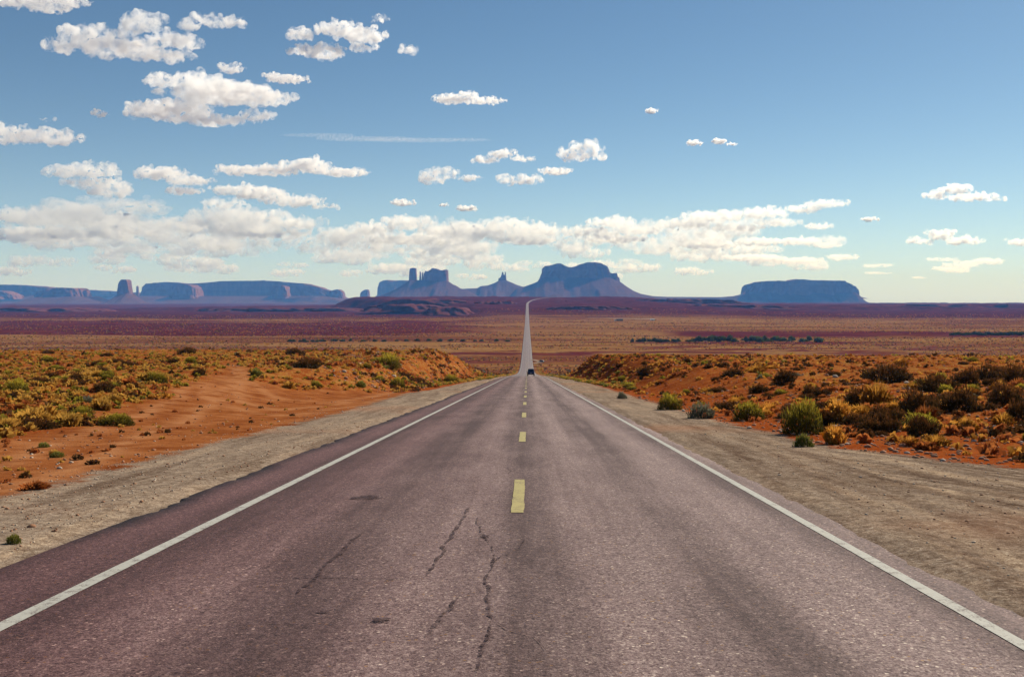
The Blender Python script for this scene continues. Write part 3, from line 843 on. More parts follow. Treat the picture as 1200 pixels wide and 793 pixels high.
bluff('long low purple bluff at the right edge of the valley', [(960, 361), (990, 357.6), (1040, 356.6), (1100, 357), (1160, 358), (1220, 358.4), (1290, 361)], 363.4, 4900, 600, 1008, 0.05)

# ------------------------------------------------------------------ clouds
def mat_cloud(name, dens, scale, wisp=1.0, lo=0.44):
    m = bpy.data.materials.new(name)
    m.use_nodes = True
    n = m.node_tree.nodes; l = m.node_tree.links
    for x in list(n):
        if x.type != 'OUTPUT_MATERIAL': n.remove(x)
    out = [x for x in n if x.type == 'OUTPUT_MATERIAL'][0]
    v = n.new('ShaderNodeVolumePrincipled')
    v.inputs['Color'].default_value = (1, 1, 1, 1)
    v.inputs['Anisotropy'].default_value = 0.5
    v.inputs['Density'].default_value = dens
    l.new(v.outputs[0], out.inputs['Volume'])
    if wisp > 0:
        tc = n.new('ShaderNodeTexCoord')
        no = n.new('ShaderNodeTexNoise')
        no.inputs['Scale'].default_value = scale; no.inputs['Detail'].default_value = 6; no.inputs['Roughness'].default_value = 0.68
        l.new(tc.outputs['Object'], no.inputs['Vector'])
        mr = n.new('ShaderNodeMapRange')
        mr.inputs['From Min'].default_value = lo; mr.inputs['From Max'].default_value = 0.62
        mr.inputs['To Min'].default_value = 0.0; mr.inputs['To Max'].default_value = dens * 1.8
        l.new(no.outputs['Fac'], mr.inputs['Value'])
        l.new(mr.outputs['Result'], v.inputs['Density'])
    return m

ICO = None
def ico(sub=2):
    bm = bmesh.new(); bmesh.ops.create_icosphere(bm, subdivisions=sub, radius=1.0)
    v = np.array([x.co[:] for x in bm.verts]); f = np.array([[a.index for a in p.verts] for p in bm.faces]); bm.free()
    return v, f
ICO_V, ICO_F = ico(2)
CLOUD_H = 1500.0

def cloud(label, lobes, seed, thick=1.0, group='fair weather clouds', vox=1.0, wisp=1.0):
    r = np.random.default_rng(seed)
    L = np.array(lobes, float)
    base_py = max(l[1] + l[3] for l in lobes)
    tane = max((HY - base_py) / F, 0.03)
    D = CLOUD_H / tane
    k = D / F
    Vs, Fs, n = [], [], 0
    zmin = 1e9
    def add(c, rad):
        nonlocal n
        Vs.append(ICO_V * rad + c); Fs.append(ICO_F + n); n += len(ICO_V)
    sizes = []
    for (cx, cy, rx, ry) in lobes:
        wx, wr = rx * k, ry * k
        e = math.atan((HY - cy) / F)
        rd = min(0.75 * wx, 0.62 * wr / math.sin(e))
        rz = math.sqrt(max(wr ** 2 - (rd * math.sin(e)) ** 2, (0.4 * wr) ** 2)) / math.cos(e)
        dj = r.uniform(-0.3, 0.3) * rd
        c = np.array([(cx - VX) * k, D + dj, EYE + (HY - cy) * k])
        add(c, np.array([wx * 0.80, rd * 0.8, rz * 0.62]))
        zmin = min(zmin, c[2] - rz * 0.75)
        sizes.append(rz)
        npf = int(np.clip(7 * wx / rz, 10, 34))
        for i in range(npf):
            a = r.uniform(0, 2 * math.pi); q = math.sqrt(r.uniform(0, 1))
            ux, uy = q * math.cos(a), q * math.sin(a)
            env = math.sqrt(max(0.0, 1 - ux * ux - uy * uy))
            rr = rz * r.uniform(0.22, 0.46)
            uz = env * r.uniform(0.1, 0.95) if r.random() < 0.8 else -env * r.uniform(0, 0.5)
            pc = c + np.array([ux * (wx - rr * 0.6), uy * (rd - rr * 0.6), uz * (rz - rr * 0.7)])
            add(pc, np.array([rr * r.uniform(1.0, 1.7), rr * r.uniform(1.0, 1.5), rr]))
    V = np.concatenate(Vs); Fc = np.concatenate(Fs)
    org = np.array([(L[:, 0].mean() - VX) * k, D, EYE + (HY - base_py) * k])
    me = mesh_from('cloud_raw', V - org, Fc)
    o = bpy.data.objects.new('cloud', me); COL.objects.link(o)
    span = np.ptp(V, axis=0)
    vs = max(span[0] / 230, span[1] / 150, float(np.median(sizes)) / 20) * vox
    md = o.modifiers.new('union', 'REMESH'); md.mode = 'VOXEL'; md.voxel_size = vs
    dg = bpy.context.evaluated_depsgraph_get()
    nm = bpy.data.meshes.new_from_object(o.evaluated_get(dg))
    o.modifiers.clear()
    co = np.empty(len(nm.vertices) * 3, np.float32); nm.vertices.foreach_get('co', co); co = co.reshape(-1, 3).astype(float)
    no = np.empty(len(nm.vertices) * 3, np.float32); nm.vertices.foreach_get('normal', no); no = no.reshape(-1, 3)
    s = float(np.median(sizes))
    p = co / (s * 0.75) + seed * 3.1
    d1 = fbm(p[:, 0], p[:, 1], p[:, 2], seed=seed, octaves=4, gain=0.5)
    b1 = 1 - np.abs(vnoise(p[:, 0] * 1.6, p[:, 1] * 1.6, p[:, 2] * 1.6, seed=seed + 40)) * 2
    co2 = co + no * (s * (0.70 * d1 + 0.06 * b1))[:, None]
    zb = zmin - org[2]
    low = co2[:, 2] < zb
    co2[low, 2] = zb + (co2[low, 2] - zb) * 0.3
    nm.vertices.foreach_set('co', co2.astype(np.float32).ravel()); nm.update()
    nm.materials.append(mat_cloud('cloud_vapour', thick * (1.7 if label == 'far cloud' else 1.7) / s, 1.15 / s, wisp, 0.40 if label == 'far cloud' else 0.455))
    nm.name = 'cloud'
    o.data = nm
    bpy.data.meshes.remove(me)
    o.location = org
    tag(o, label, 'cloud', group)
    return o

CLOUDS = [
 ('white cloud in the top left corner, highest in the sky', [(20, 2, 42, 10), (78, 4, 36, 11), (62, 10, 30, 9)], {}),
 ('large ragged white cloud with a long arm, just under the corner cloud', [(72, 56, 28, 9), (105, 47, 40, 17), (160, 30, 26, 17), (178, 24, 14, 13), (150, 58, 66, 17), (205, 50, 32, 15), (190, 66, 40, 11), (252, 27, 44, 9), (222, 33, 16, 7)], {}),
 ('white cloud with broken crown and small scrap at its right end', [(352, 42, 22, 10), (398, 36, 32, 13), (425, 44, 32, 12), (378, 64, 36, 11), (446, 26, 12, 5), (480, 60, 15, 6), (425, 58, 20, 6)], {}),
 ('largest cloud, broad and grey bellied, in the middle of the left sky', [(195, 96, 34, 11), (235, 95, 34, 13), (265, 112, 78, 20), (200, 128, 58, 20), (250, 142, 50, 9), (310, 116, 40, 12), (300, 138, 22, 9), (160, 133, 20, 10)], {}),
 ('small bright puff perched above the largest cloud', [(272, 81, 18, 8)], {}),
 ('flat little cloud off the upper right shoulder of the largest cloud', [(338, 95, 28, 7), (320, 90, 12, 4)], {}),
 ('tiny puff at the left tip of the largest cloud', [(118, 134, 9, 7)], {'thick': 2.2}),
 ('white cloud cut by the left edge of the view', [(-6, 158, 40, 17), (40, 158, 38, 14), (70, 162, 28, 10), (54, 141, 10, 4)], {}),
 ('thin bright cloud alone in the blue right of the broken cloud', [(530, 119, 26, 8), (560, 120, 34, 6), (550, 113, 14, 5)], {}),
 ('tiny lone wisp high in the blue right of centre', [(763, 132, 9, 4)], {'thick': 2.2, 'vox': 1.3}),
 ('slanted small wisp, left one of the pair beside each other', [(812, 169, 11, 4.5)], {'thick': 2.2, 'vox': 1.3}),
 ('slanted small wisp, right one of the pair beside each other', [(839, 168, 10, 5), (856, 171, 7, 2)], {'thick': 2.2, 'vox': 1.3}),
 ('grey and white lumpy cloud below the edge cloud on the left', [(80, 202, 26, 10), (112, 203, 34, 15), (128, 222, 34, 15), (95, 214, 30, 9)], {}),
 ('flatter cloud joined to the right of the lumpy grey and white one', [(188, 204, 34, 10), (222, 212, 32, 9), (215, 224, 26, 6)], {}),
 ('long flat bottomed white cloud stretching above the hazy bank', [(280, 199, 36, 8), (320, 201, 40, 8), (362, 195, 34, 11), (402, 203, 38, 7)], {}),
 ('ragged cloud under the long flat bottomed one', [(268, 222, 26, 7), (305, 227, 40, 12), (345, 236, 36, 10), (378, 242, 18, 5)], {}),
 ('rounded white cloud, left one of the cluster above the spires', [(510, 208, 24, 12), (525, 204, 14, 9)], {}),
 ('upper slanting cloud of the cluster above the spires', [(568, 188, 18, 6), (588, 182, 16, 8), (612, 188, 18, 4)], {}),
 ('lowest cloud of the cluster above the spires', [(596, 212, 18, 8), (618, 212, 18, 9), (552, 210, 16, 4)], {}),
 ('thin small cloud at the right of the cluster above the spires', [(650, 202, 23, 5.5)], {}),
 ('bright compact cloud with grey belly above the wide gap right of the cluster', [(668, 182, 18, 11), (690, 178, 24, 13), (680, 186, 26, 8)], {}),
 ('small puff below the rounded cloud of the cluster', [(472, 238, 15, 5)], {'thick': 2.2, 'vox': 1.2}),
 ('small flat puff with a smaller one beside it, above the central bank', [(546, 245, 15, 4.5), (520, 241, 6, 3)], {'thick': 2.2, 'vox': 1.2}),
 ('bright peaked cloud alone in the far right sky', [(1094, 230, 16, 7), (1114, 224, 18, 9), (1135, 232, 30, 6), (1158, 235, 14, 3)], {}),
 ('low white cloud beneath the bright peaked one', [(1072, 283, 16, 5), (1096, 277, 18, 9), (1124, 283, 24, 7)], {}),
 ('low cloud cut by the right edge of the view', [(1190, 285, 22, 6)], {}),
 ('small flat puff beneath and left of the bright peaked cloud', [(1016, 258, 10, 3.5)], {'thick': 2.2, 'vox': 1.3}),
 ('faint thin wispy streaks across the blue left of the lone bright thin cloud', [(372, 159, 60, 3.4), (430, 163, 80, 4.5), (490, 166, 80, 4.0), (540, 165, 50, 3.2)], {'thick': 0.035}),
 # the bank of distant clouds above the skyline
 ('far hazy cloud bank at the left edge above the mesas', [(30, 254, 50, 11), (110, 258, 55, 13), (60, 274, 70, 10), (20, 278, 40, 9), (140, 272, 40, 9)], {'thick': 0.8}),
 ('far billowing cloud rising under the ragged cloud', [(262, 240, 30, 10), (285, 256, 56, 14), (250, 268, 36, 12), (345, 262, 36, 11), (320, 274, 50, 8), (226, 258, 9, 12)], {'thick': 0.8}),
 ('far cloud bank left of the castle shaped butte', [(440, 268, 32, 10), (476, 262, 34, 12), (515, 270, 36, 10), (470, 280, 50, 8)], {'thick': 0.8}),
 ('far billowing cloud above the low spire butte', [(600, 264, 26, 12), (634, 270, 34, 11), (578, 274, 28, 9), (620, 282, 44, 7)], {'thick': 0.8}),
 ('far cloud dome above the twin humped mesa', [(718, 262, 30, 10), (690, 272, 32, 9), (752, 270, 32, 8), (720, 280, 50, 7)], {'thick': 0.8}),
 ('long sloping far cloud right of the twin humped mesa', [(800, 262, 40, 8), (840, 254, 44, 9), (885, 252, 36, 10), (905, 262, 30, 8), (862, 268, 40, 6)], {'thick': 0.6}),
 ('thin slanting far cloud at the upper right end of the bank', [(940, 246, 26, 7), (968, 240, 28, 6), (955, 266, 20, 5)], {'thick': 0.6}),
 ('flat far cloud below the long sloping one', [(885, 284, 34, 7), (930, 284, 36, 6), (965, 288, 22, 5), (830, 288, 40, 6)], {'thick': 0.8}),
 ('low pale cloud streak above the alone standing mesa', [(880, 303, 40, 6), (930, 306, 40, 5), (985, 302, 22, 5)], {'thick': 0.7}),
]
WITH_CLOUDS = True
if WITH_CLOUDS:
    for i, (lab, lobes, kw) in enumerate(CLOUDS):
        cloud(lab, lobes, 300 + i * 7, **kw)

def cloud_field():
    """the bank of distant cumulus, row behind row to the horizon"""
    r = np.random.default_rng(77)
    base = []
    for i in range(6):
        lobes = [(618 + r.uniform(-34, 34) * (j > 0), 295 - r.uniform(0, 9) * (j > 0), r.uniform(12, 26), r.uniform(7, 12)) for j in range(6)]
        o = cloud('far cloud', lobes, 900 + 11 * i, thick=0.5, wisp=1.0)
        base.append(o)
    zones = [(-40, 220, 264, 329, 19, 'far hazy cloud in the bank above the left mesas'), (200, 430, 272, 329, 24, 'far hazy cloud in the bank above the longest mesa'),
             (410, 640, 280, 330, 19, 'far hazy cloud in the bank behind the castle shaped butte'), (620, 850, 280, 330, 17, 'far hazy cloud in the bank behind the twin humped mesa'),
             (830, 1010, 290, 326, 5, 'far hazy cloud low above the lone right hand mesa'), (1000, 1240, 308, 328, 9, 'low far hazy cloud streak over the right end of the skyline')]
    used = set()
    for (x0, x1, y0, y1, n, lab) in zones:
        for k in range(n):
            py = y0 + (y1 - y0) * ((k + r.random()) / n) ** 0.9
            px = r.uniform(x0, x1)
            i = int(r.integers(6))
            D = CLOUD_H / ((HY - py) / F)
            D0 = CLOUD_H / ((HY - 303) / F)
            sc = r.uniform(0.40, 0.85) * (1 + 0.32 * max(0, py - 275) / 50) * (1.0 if x0 < 830 else 0.7)
            if i in used:
                o = base[i].copy(); COL.objects.link(o)
            else:
                o = base[i]; used.add(i)
            z0 = base[i].location.z if i not in used else None
            o.location = ((px - VX) / F * D, D, CLOUD_H + EYE)
            o.rotation_euler = (0, 0, r.uniform(-0.4, 0.4) + math.pi * int(r.integers(2)))
            o.scale = (sc * r.uniform(0.9, 1.5), sc, sc * r.uniform(0.9, 1.5) * (0.5 if x0 >= 1000 else 1))
            tag(o, lab, 'cloud', 'distant clouds of the bank: ' + lab[lab.index('cloud') + 6:])
    for i in range(6):
        if i not in used: bpy.data.objects.remove(base[i])
cloud_field()

# ------------------------------------------------------------------ haze
def build_haze():
    bm = bmesh.new()
    bmesh.ops.create_cube(bm, size=1.0)
    me = bpy.data.meshes.new('haze')
    bm.to_mesh(me); bm.free()
    m = bpy.data.materials.new('haze_air'); m.use_nodes = True
    n = m.node_tree.nodes
    for x in list(n):
        if x.type != 'OUTPUT_MATERIAL': n.remove(x)
    out = [x for x in n if x.type == 'OUTPUT_MATERIAL'][0]
    v = n.new('ShaderNodeVolumePrincipled')
    v.inputs['Color'].default_value = (0.11, 0.36, 0.98, 1)
    v.inputs['Absorption Color'].default_value = (1, 1, 1, 1)   # scatters only: blue light most, red least
    v.inputs['Density'].default_value = 0.000064
    v.inputs['Anisotropy'].default_value = 0.0
    m.node_tree.links.new(v.outputs[0], out.inputs['Volume'])
    me.materials.append(m)
    o = link('haze', me, loc=(0, 7100, (402 - 46.6) / 2), scale=(44000, 20400, 402 + 46.6))
    tag(o, kind='stuff')
build_haze()

# ------------------------------------------------------------------ shrubs and grass
def mat_leaf(name, lo, hi, tip=None, trans=0.35):
    t = NT(name)
    oi = t.node('ShaderNodeObjectInfo')
    n = t.noise(t.obj(), 7.0, 3, 0.6)
    c = t.ramp(n, [(0.3, lo), (0.7, hi)])
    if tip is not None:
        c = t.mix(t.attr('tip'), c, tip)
    hs = t.node('ShaderNodeHueSaturation')
    t.put(hs.inputs['Value'], t.math('ADD', 0.75, t.math('MULTIPLY', oi.outputs['Random'], 0.5)))
    t.put(hs.inputs['Color'], c)
    t.color(hs.outputs[0])
    t.b.inputs['Specular IOR Level'].default_value = 0.06
    tr = t.node('ShaderNodeBsdfTranslucent'); t.put(tr.inputs['Color'], hs.outputs[0])
    mx = t.node('ShaderNodeMixShader'); mx.inputs[0].default_value = trans
    t.l.new(t.b.outputs[0], mx.inputs[1]); t.l.new(tr.outputs[0], mx.inputs[2])
    t.l.new(mx.outputs[0], t.out.inputs['Surface'])
    return t.m

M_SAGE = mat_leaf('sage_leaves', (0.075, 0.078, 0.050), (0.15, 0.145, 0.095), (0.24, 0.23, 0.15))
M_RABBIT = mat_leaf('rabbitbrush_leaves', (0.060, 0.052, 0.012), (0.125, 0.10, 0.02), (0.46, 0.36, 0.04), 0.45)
M_DARK = mat_leaf('blackbrush_leaves', (0.042, 0.030, 0.014), (0.090, 0.060, 0.024), (0.19, 0.075, 0.022), 0.25)  # orange tips: the backlit tops of the dark bushes, painted in
M_GOLD = mat_leaf('dry_grass_blades', (0.36, 0.165, 0.024), (0.54, 0.275, 0.045), (0.62, 0.37, 0.08), 0.5)
M_BACKLIT = mat_leaf('backlit_grass_blades', (0.38, 0.145, 0.020), (0.56, 0.24, 0.036), (0.64, 0.33, 0.06), 0.5)  # warmer copy of the dry grass, its backlit glow put into the colour
M_RUST = mat_leaf('rust_weed_blades', (0.26, 0.060, 0.018), (0.42, 0.12, 0.032), (0.48, 0.17, 0.045), 0.5)
M_GREEN = mat_leaf('green_weed_leaves', (0.085, 0.095, 0.018), (0.17, 0.17, 0.035), (0.30, 0.27, 0.06), 0.4)
M_STEM = plain('woody_stems', (0.10, 0.066, 0.042), 0.9)

def leaf_cloud(n, seed, flat=0.8, leaf=(0.05, 0.11), slim=0.34, lump=0.35, up=0.5, shell=0.45):
    """many small leaf blades spread through a lumpy dome of radius 1"""
    r = np.random.default_rng(seed)
    a = r.uniform(0, 2 * math.pi, n); cz = r.uniform(-0.12, 1, n)
    s = np.sqrt(np.clip(1 - cz ** 2, 0, 1))
    d = np.stack([s * np.cos(a), s * np.sin(a), cz], 1)
    R0 = 1 + lump * fbm(d[:, 0] * 2.2 + seed, d[:, 1] * 2.2, d[:, 2] * 2.2, seed=seed, octaves=3) * 1.6
    q = r.uniform(shell, 1, n) ** 0.6
    P = d * (R0 * q)[:, None] * np.array([1, 1, flat])
    P[:, 2] = np.maximum(P[:, 2] + 0.04, 0.02)
    ax = d * 0.6 + np.array([0, 0, up]) + r.normal(0, 0.45, (n, 3))
    ax /= np.linalg.norm(ax, axis=1)[:, None]
    sd_ = np.cross(ax, r.normal(0, 1, (n, 3))); sd_ /= np.linalg.norm(sd_, axis=1)[:, None] + 1e-9
    ln = r.uniform(*leaf, n)[:, None]; w = ln * slim
    V = np.stack([P - ax * ln - sd_ * w * 0.4, P - ax * ln + sd_ * w * 0.4, P + ax * ln * 0.3 + sd_ * w, P + ax * ln, P + ax * ln * 0.3 - sd_ * w], 1)
    Fc = np.arange(n * 5).reshape(n, 5)
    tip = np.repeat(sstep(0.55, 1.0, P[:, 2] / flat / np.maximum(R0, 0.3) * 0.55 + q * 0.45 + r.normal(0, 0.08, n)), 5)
    return V.reshape(-1, 3), Fc, tip

def blades(n, seed, h=(0.6, 1.1), spread=0.55, w=0.012, base=0.3):
    """a rounded tuft of dry blades: tall in the middle, short and drooping at the rim, a few sub-tufts"""
    r = np.random.default_rng(seed)
    n = int(n * 1.5)
    cs = np.concatenate([[[0, 0]], r.normal(0, 0.34, (5, 2))])
    ci = cs[r.integers(0, len(cs), n)]
    bx = ci[:, 0] + r.normal(0, base * 0.5, n); by = ci[:, 1] + r.normal(0, base * 0.5, n)
    rad = np.hypot(bx, by)
    H = r.uniform(*h, n) * np.clip(1.05 - 0.55 * rad, 0.25, 1.05)
    lean = np.clip(r.normal(0.35, 0.25, n) + 0.4 * rad, 0.02, 1.3) * spread
    da = np.arctan2(by, bx) + r.normal(0, 0.9, n)
    dx, dy = np.cos(da), np.sin(da)
    P0 = np.stack([bx, by, np.full(n, -0.03)], 1)
    P1 = P0 + np.stack([dx * lean * H * 0.4, dy * lean * H * 0.4, H * 0.58], 1)
    P2 = P0 + np.stack([dx * lean * H, dy * lean * H, H * np.clip(1 - 0.45 * lean, 0.25, 1)], 1)
    sx = np.stack([-np.sin(da + r.normal(0, 0.6, n)), np.cos(da), np.zeros(n)], 1) * (w * r.uniform(0.6, 1.5, n))[:, None]
    V = np.stack([P0 - sx, P0 + sx, P1 + sx * 0.9, P2, P1 - sx * 0.9], 1)
    return V.reshape(-1, 3), np.arange(n * 5).reshape(n, 5), np.tile([0, 0, .4, 1, .4], n)

def stems(n, seed, r0=0.022, reach=0.75, flat=0.8):
    r = np.random.default_rng(seed)
    V, Fc = [], []
    for i in range(n):
        a = r.uniform(0, 2 * math.pi); el = r.uniform(0.35, 1.3)
        d = np.array([math.cos(a) * math.cos(el), math.sin(a) * math.cos(el), math.sin(el) * flat]) * reach * r.uniform(0.6, 1)
        b = np.array([math.cos(a), math.sin(a), 0]) * 0.07
        mid = b + d * 0.5 + r.normal(0, 0.05, 3)
        k = len(V)
        pts = [(b + np.array([0, 0, -0.08]), r0), (mid, r0 * 0.7), (b + d, r0 * 0.25)]
        for p, rad in pts:
            for j in range(4):
                q = j * math.pi / 2
                V.append(p + np.array([-math.sin(a) * math.cos(q), math.cos(a) * math.cos(q), math.sin(q)]) * rad)
        for s in range(2):
            for j in range(4):
                Fc.append((k + s * 4 + j, k + s * 4 + (j + 1) % 4, k + s * 4 + 4 + (j + 1) % 4, k + s * 4 + 4 + j))
    return np.array(V), np.array(Fc)

def foliage_mesh(name, VFT, mat):
    V, Fc, tip = VFT
    me = mesh_from(name, V, Fc, [mat])
    fattr(me, 'tip', tip)
    return me

STEM_MESH = {}
def stem_mesh(seed, flat):
    k = (seed, flat)
    if k not in STEM_MESH:
        v, f = stems(16, seed, flat=flat)
        STEM_MESH[k] = mesh_from('stems', v, f, [M_STEM])
    return STEM_MESH[k]

PROTO = {}
def protos():
    for i in range(3):
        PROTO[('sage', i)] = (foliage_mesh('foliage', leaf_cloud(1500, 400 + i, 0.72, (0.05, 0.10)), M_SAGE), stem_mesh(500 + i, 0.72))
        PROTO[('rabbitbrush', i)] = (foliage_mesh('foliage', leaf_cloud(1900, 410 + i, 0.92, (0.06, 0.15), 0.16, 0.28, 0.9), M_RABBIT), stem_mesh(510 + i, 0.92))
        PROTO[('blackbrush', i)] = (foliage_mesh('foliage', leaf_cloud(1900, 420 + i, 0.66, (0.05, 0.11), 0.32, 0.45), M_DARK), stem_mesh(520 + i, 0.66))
        PROTO[('greenweed', i)] = (foliage_mesh('foliage', leaf_cloud(900, 430 + i, 0.7, (0.07, 0.16), 0.25, 0.3, 0.8), M_GREEN), stem_mesh(530 + i, 0.7))
        PROTO[('bunchgrass', i)] = (foliage_mesh('bunchgrass', blades(420, 440 + i, (0.7, 1.5), 0.75, 0.022, 0.45), M_GOLD), None)
        PROTO[('backlit_grass', i)] = (foliage_mesh('bunchgrass', blades(420, 445 + i, (0.7, 1.4), 0.85, 0.022, 0.5), M_BACKLIT), None)
        PROTO[('rustweed', i)] = (foliage_mesh('rust_weed', blades(360, 450 + i, (0.5, 1.2), 0.9, 0.024, 0.5), M_RUST), None)
protos()
NAMES = {'sage': ('sagebrush', 'shrub'), 'rabbitbrush': ('rabbitbrush', 'shrub'), 'blackbrush': ('blackbrush', 'shrub'),
         'greenweed': ('green_weed', 'shrub'), 'bunchgrass': ('bunchgrass', 'grass tuft'), 'backlit_grass': ('bunchgrass', 'grass tuft'), 'rustweed': ('rust_weed', 'grass tuft')}
TAKEN = []

def plant(kind, x, y, w, label, group, sx=1.0, sz=1.0, z=None, parts=True, rot=None):
    """w is the width of the plant in metres"""
    i = random.randrange(3)
    me, st = PROTO[(kind, i)]
    nm, cat = NAMES[kind]
    if z is None: z = float(ground(x, y))
    s = w / 2
    o = link(nm, me, loc=(x, y, z - 0.03 * s), rotz=random.uniform(0, 6.28) if rot is None else rot, scale=(s * sx, s, s * sz))
    tag(o, label, cat, group)
    if st is not None and parts:
        link('stems', st, o)
    TAKEN.append((x, y, w / 2))
    return o

GR = 'desert plants on the right bank'
GL = 'desert plants on the left bench'
HAND = [  # kind, px, py of the foot, width and height in photo pixels, label
 ('rabbitbrush', 941, 508, 46, 38, 'biggest rabbitbrush, yellow green on top, beside the gravel turnout', GR),
 ('greenweed', 942, 523, 22, 15, 'small bright green weed in front of the biggest rabbitbrush', GR),
 ('backlit_grass', 977, 520, 24, 28, 'golden tuft right of the small bright green weed', GR),
 ('blackbrush', 968, 497, 24, 18, 'dark bush tucked against the right side of the biggest rabbitbrush', GR),
 ('backlit_grass', 982, 493, 34, 28, 'wide golden tuft up the bank from the biggest rabbitbrush', GR),
 ('blackbrush', 1003, 475, 30, 24, 'dark bush left of the tallest golden tuft', GR),
 ('backlit_grass', 1027, 474, 30, 30, 'tallest golden tuft in the middle of the right bank', GR),
 ('blackbrush', 1019, 506, 28, 15, 'left one of two low dark bushes near the gravel edge', GR),
 ('blackbrush', 1042, 505, 25, 14, 'right one of two low dark bushes near the gravel edge', GR),
 ('blackbrush', 1081, 510, 34, 20, 'dark bush with a rust red weed behind it, low on the right bank', GR),
 ('rustweed', 1083, 496, 30, 24, 'rust red weed standing behind the low dark bush', GR),
 ('blackbrush', 1077, 485, 44, 24, 'wide dark bush up the bank from the rust red weed', GR),
 ('blackbrush', 1121, 482, 40, 24, 'dark bush right of the wide dark one on the bank', GR),
 ('backlit_grass', 1131, 506, 26, 20, 'golden tuft low on the bank right of the rust red weed', GR),
 ('blackbrush', 1130, 508, 18, 9, 'flat dark cushion at the foot of the lower golden tuft', GR),
 ('blackbrush', 1176, 476, 42, 24, 'dark bush near the right edge of the view, upper of two', GR),
 ('blackbrush', 1194, 492, 36, 20, 'dark bush near the right edge of the view, lower of two', GR),
 ('blackbrush', 1041, 446, 56, 18, 'broadest dark thicket near the crest of the right bank', GR),
 ('blackbrush', 1098, 459, 42, 18, 'dark thicket midway up the bank right of the tallest golden tuft', GR),
 ('blackbrush', 1130, 452, 30, 18, 'dark bush between two thickets near the crest', GR),
 ('blackbrush', 1160, 443, 40, 15, 'dark thicket on the crest at the right', GR),
 ('blackbrush', 1186, 450, 38, 20, 'dark thicket at the right edge below the crest', GR),
 ('blackbrush', 949, 464, 18, 12, 'single small dark bush on bare red soil above the biggest rabbitbrush', GR),
 ('rabbitbrush', 878, 492, 38, 20, 'long low olive bush with yellow top at the gravel edge', GR),
 ('sage', 823, 490, 30, 17, 'silver grey sagebrush at the gravel edge', GR),
 ('rabbitbrush', 785, 480, 28, 18, 'olive brown bush left of the silver grey sagebrush', GR),
 ('sage', 729, 467, 11, 8, 'small pale sagebrush by the road farther down the bank', GR),
 ('blackbrush', 757, 440, 22, 10, 'dark shrub high on the eroded bank end', GR),
 ('backlit_grass', 1049, 485, 22, 18, 'golden tuft left of the wide dark bush', GR),
 ('backlit_grass', 1170, 460, 20, 16, 'golden tuft between dark bushes near the right edge', GR),
 ('rustweed', 1190, 455, 24, 14, 'rust red weed among the dark thickets at the right edge', GR),
 ('backlit_grass', 887, 436, 24, 10, 'golden tuft on the crest of the right bank', GR),
 ('backlit_grass', 1054, 428, 14, 10, 'golden tuft on the crest beside the broadest dark thicket', GR),
 ('blackbrush', 859, 441, 26, 9, 'dark low bush on the crest next to a golden tuft', GR),
 ('blackbrush', 920, 447, 24, 12, 'dark bush below the crest above the single small one', GR),
 ('blackbrush', 359, 431, 30, 11, 'dark wide bush right of the dirt track on the left bench', GL),
 ('rabbitbrush', 455, 431, 27, 16, 'yellow green bush with dark foot on the left bench near the bank', GL),
 ('rabbitbrush', 464, 454, 22, 11, 'olive bush at the foot of the left red bank', GL),
 ('greenweed', 422, 454, 12, 7, 'small green bush at the edge of the red pullout', GL),
 ('blackbrush', 492, 450, 14, 7, 'dark red brown bush on the left red bank', GL),
 ('blackbrush', 344, 416, 22, 7, 'dark bush on the skyline of the left bench', GL),
 ('blackbrush', 216, 414, 20, 6, 'dark bush on the skyline left of the dirt track', GL),
 ('greenweed', 298, 441, 14, 8, 'bright green bush where the dirt track meets the pullout', GL),
 ('rabbitbrush', 528, 449, 18, 10, 'olive bush at the end of the left red bank', GL),
 ('greenweed', 6, 641, 16, 16, 'small green plant on the gravel nearest the viewer at the left', GL),
 ('rustweed', 32, 576, 30, 12, 'dark dry tuft where red dirt meets gravel on the left', GL),
 ('greenweed', 60, 538, 16, 7, 'low green weed alone on the red dirt', GL),
 ('greenweed', 44, 526, 13, 6, 'smaller green weed behind the low one on the red dirt', GL),
 ('rabbitbrush', 180, 450, 26, 13, 'dark green bush left of the dirt track', GL),
 ('rabbitbrush', 90, 491, 28, 13, 'olive green bush on the bench edge beside the red dirt', GL),
 ('bunchgrass', 115, 482, 20, 17, 'tall yellow tuft beside the olive green bench edge bush', GL),
 ('bunchgrass', 47, 492, 24, 20, 'pale yellow tuft on the bench edge at the left', GL),
 ('blackbrush', 84, 447, 18, 9, 'dark bush out on the left bench', GL),
]
for kind, px, py, wpx, hpx, lab, g in HAND:
    x, y, z = hit(px, py)
    w = wpx / F * y
    fl = {'sage': 0.72, 'rabbitbrush': 0.92, 'blackbrush': 0.66, 'greenweed': 0.7, 'bunchgrass': 1.15, 'backlit_grass': 1.1, 'rustweed': 0.95}[kind]
    h = hpx / F * y
    plant(kind, x, y, w, lab, g, sz=float(np.clip(h / (w / 2 * fl), 0.6, 1.9)), z=z)

def free(x, y, r, pad=0.7):
    for (a, b, c) in TAKEN:
        if (a - x) ** 2 + (b - y) ** 2 < ((r + c) * pad) ** 2: return False
    return True

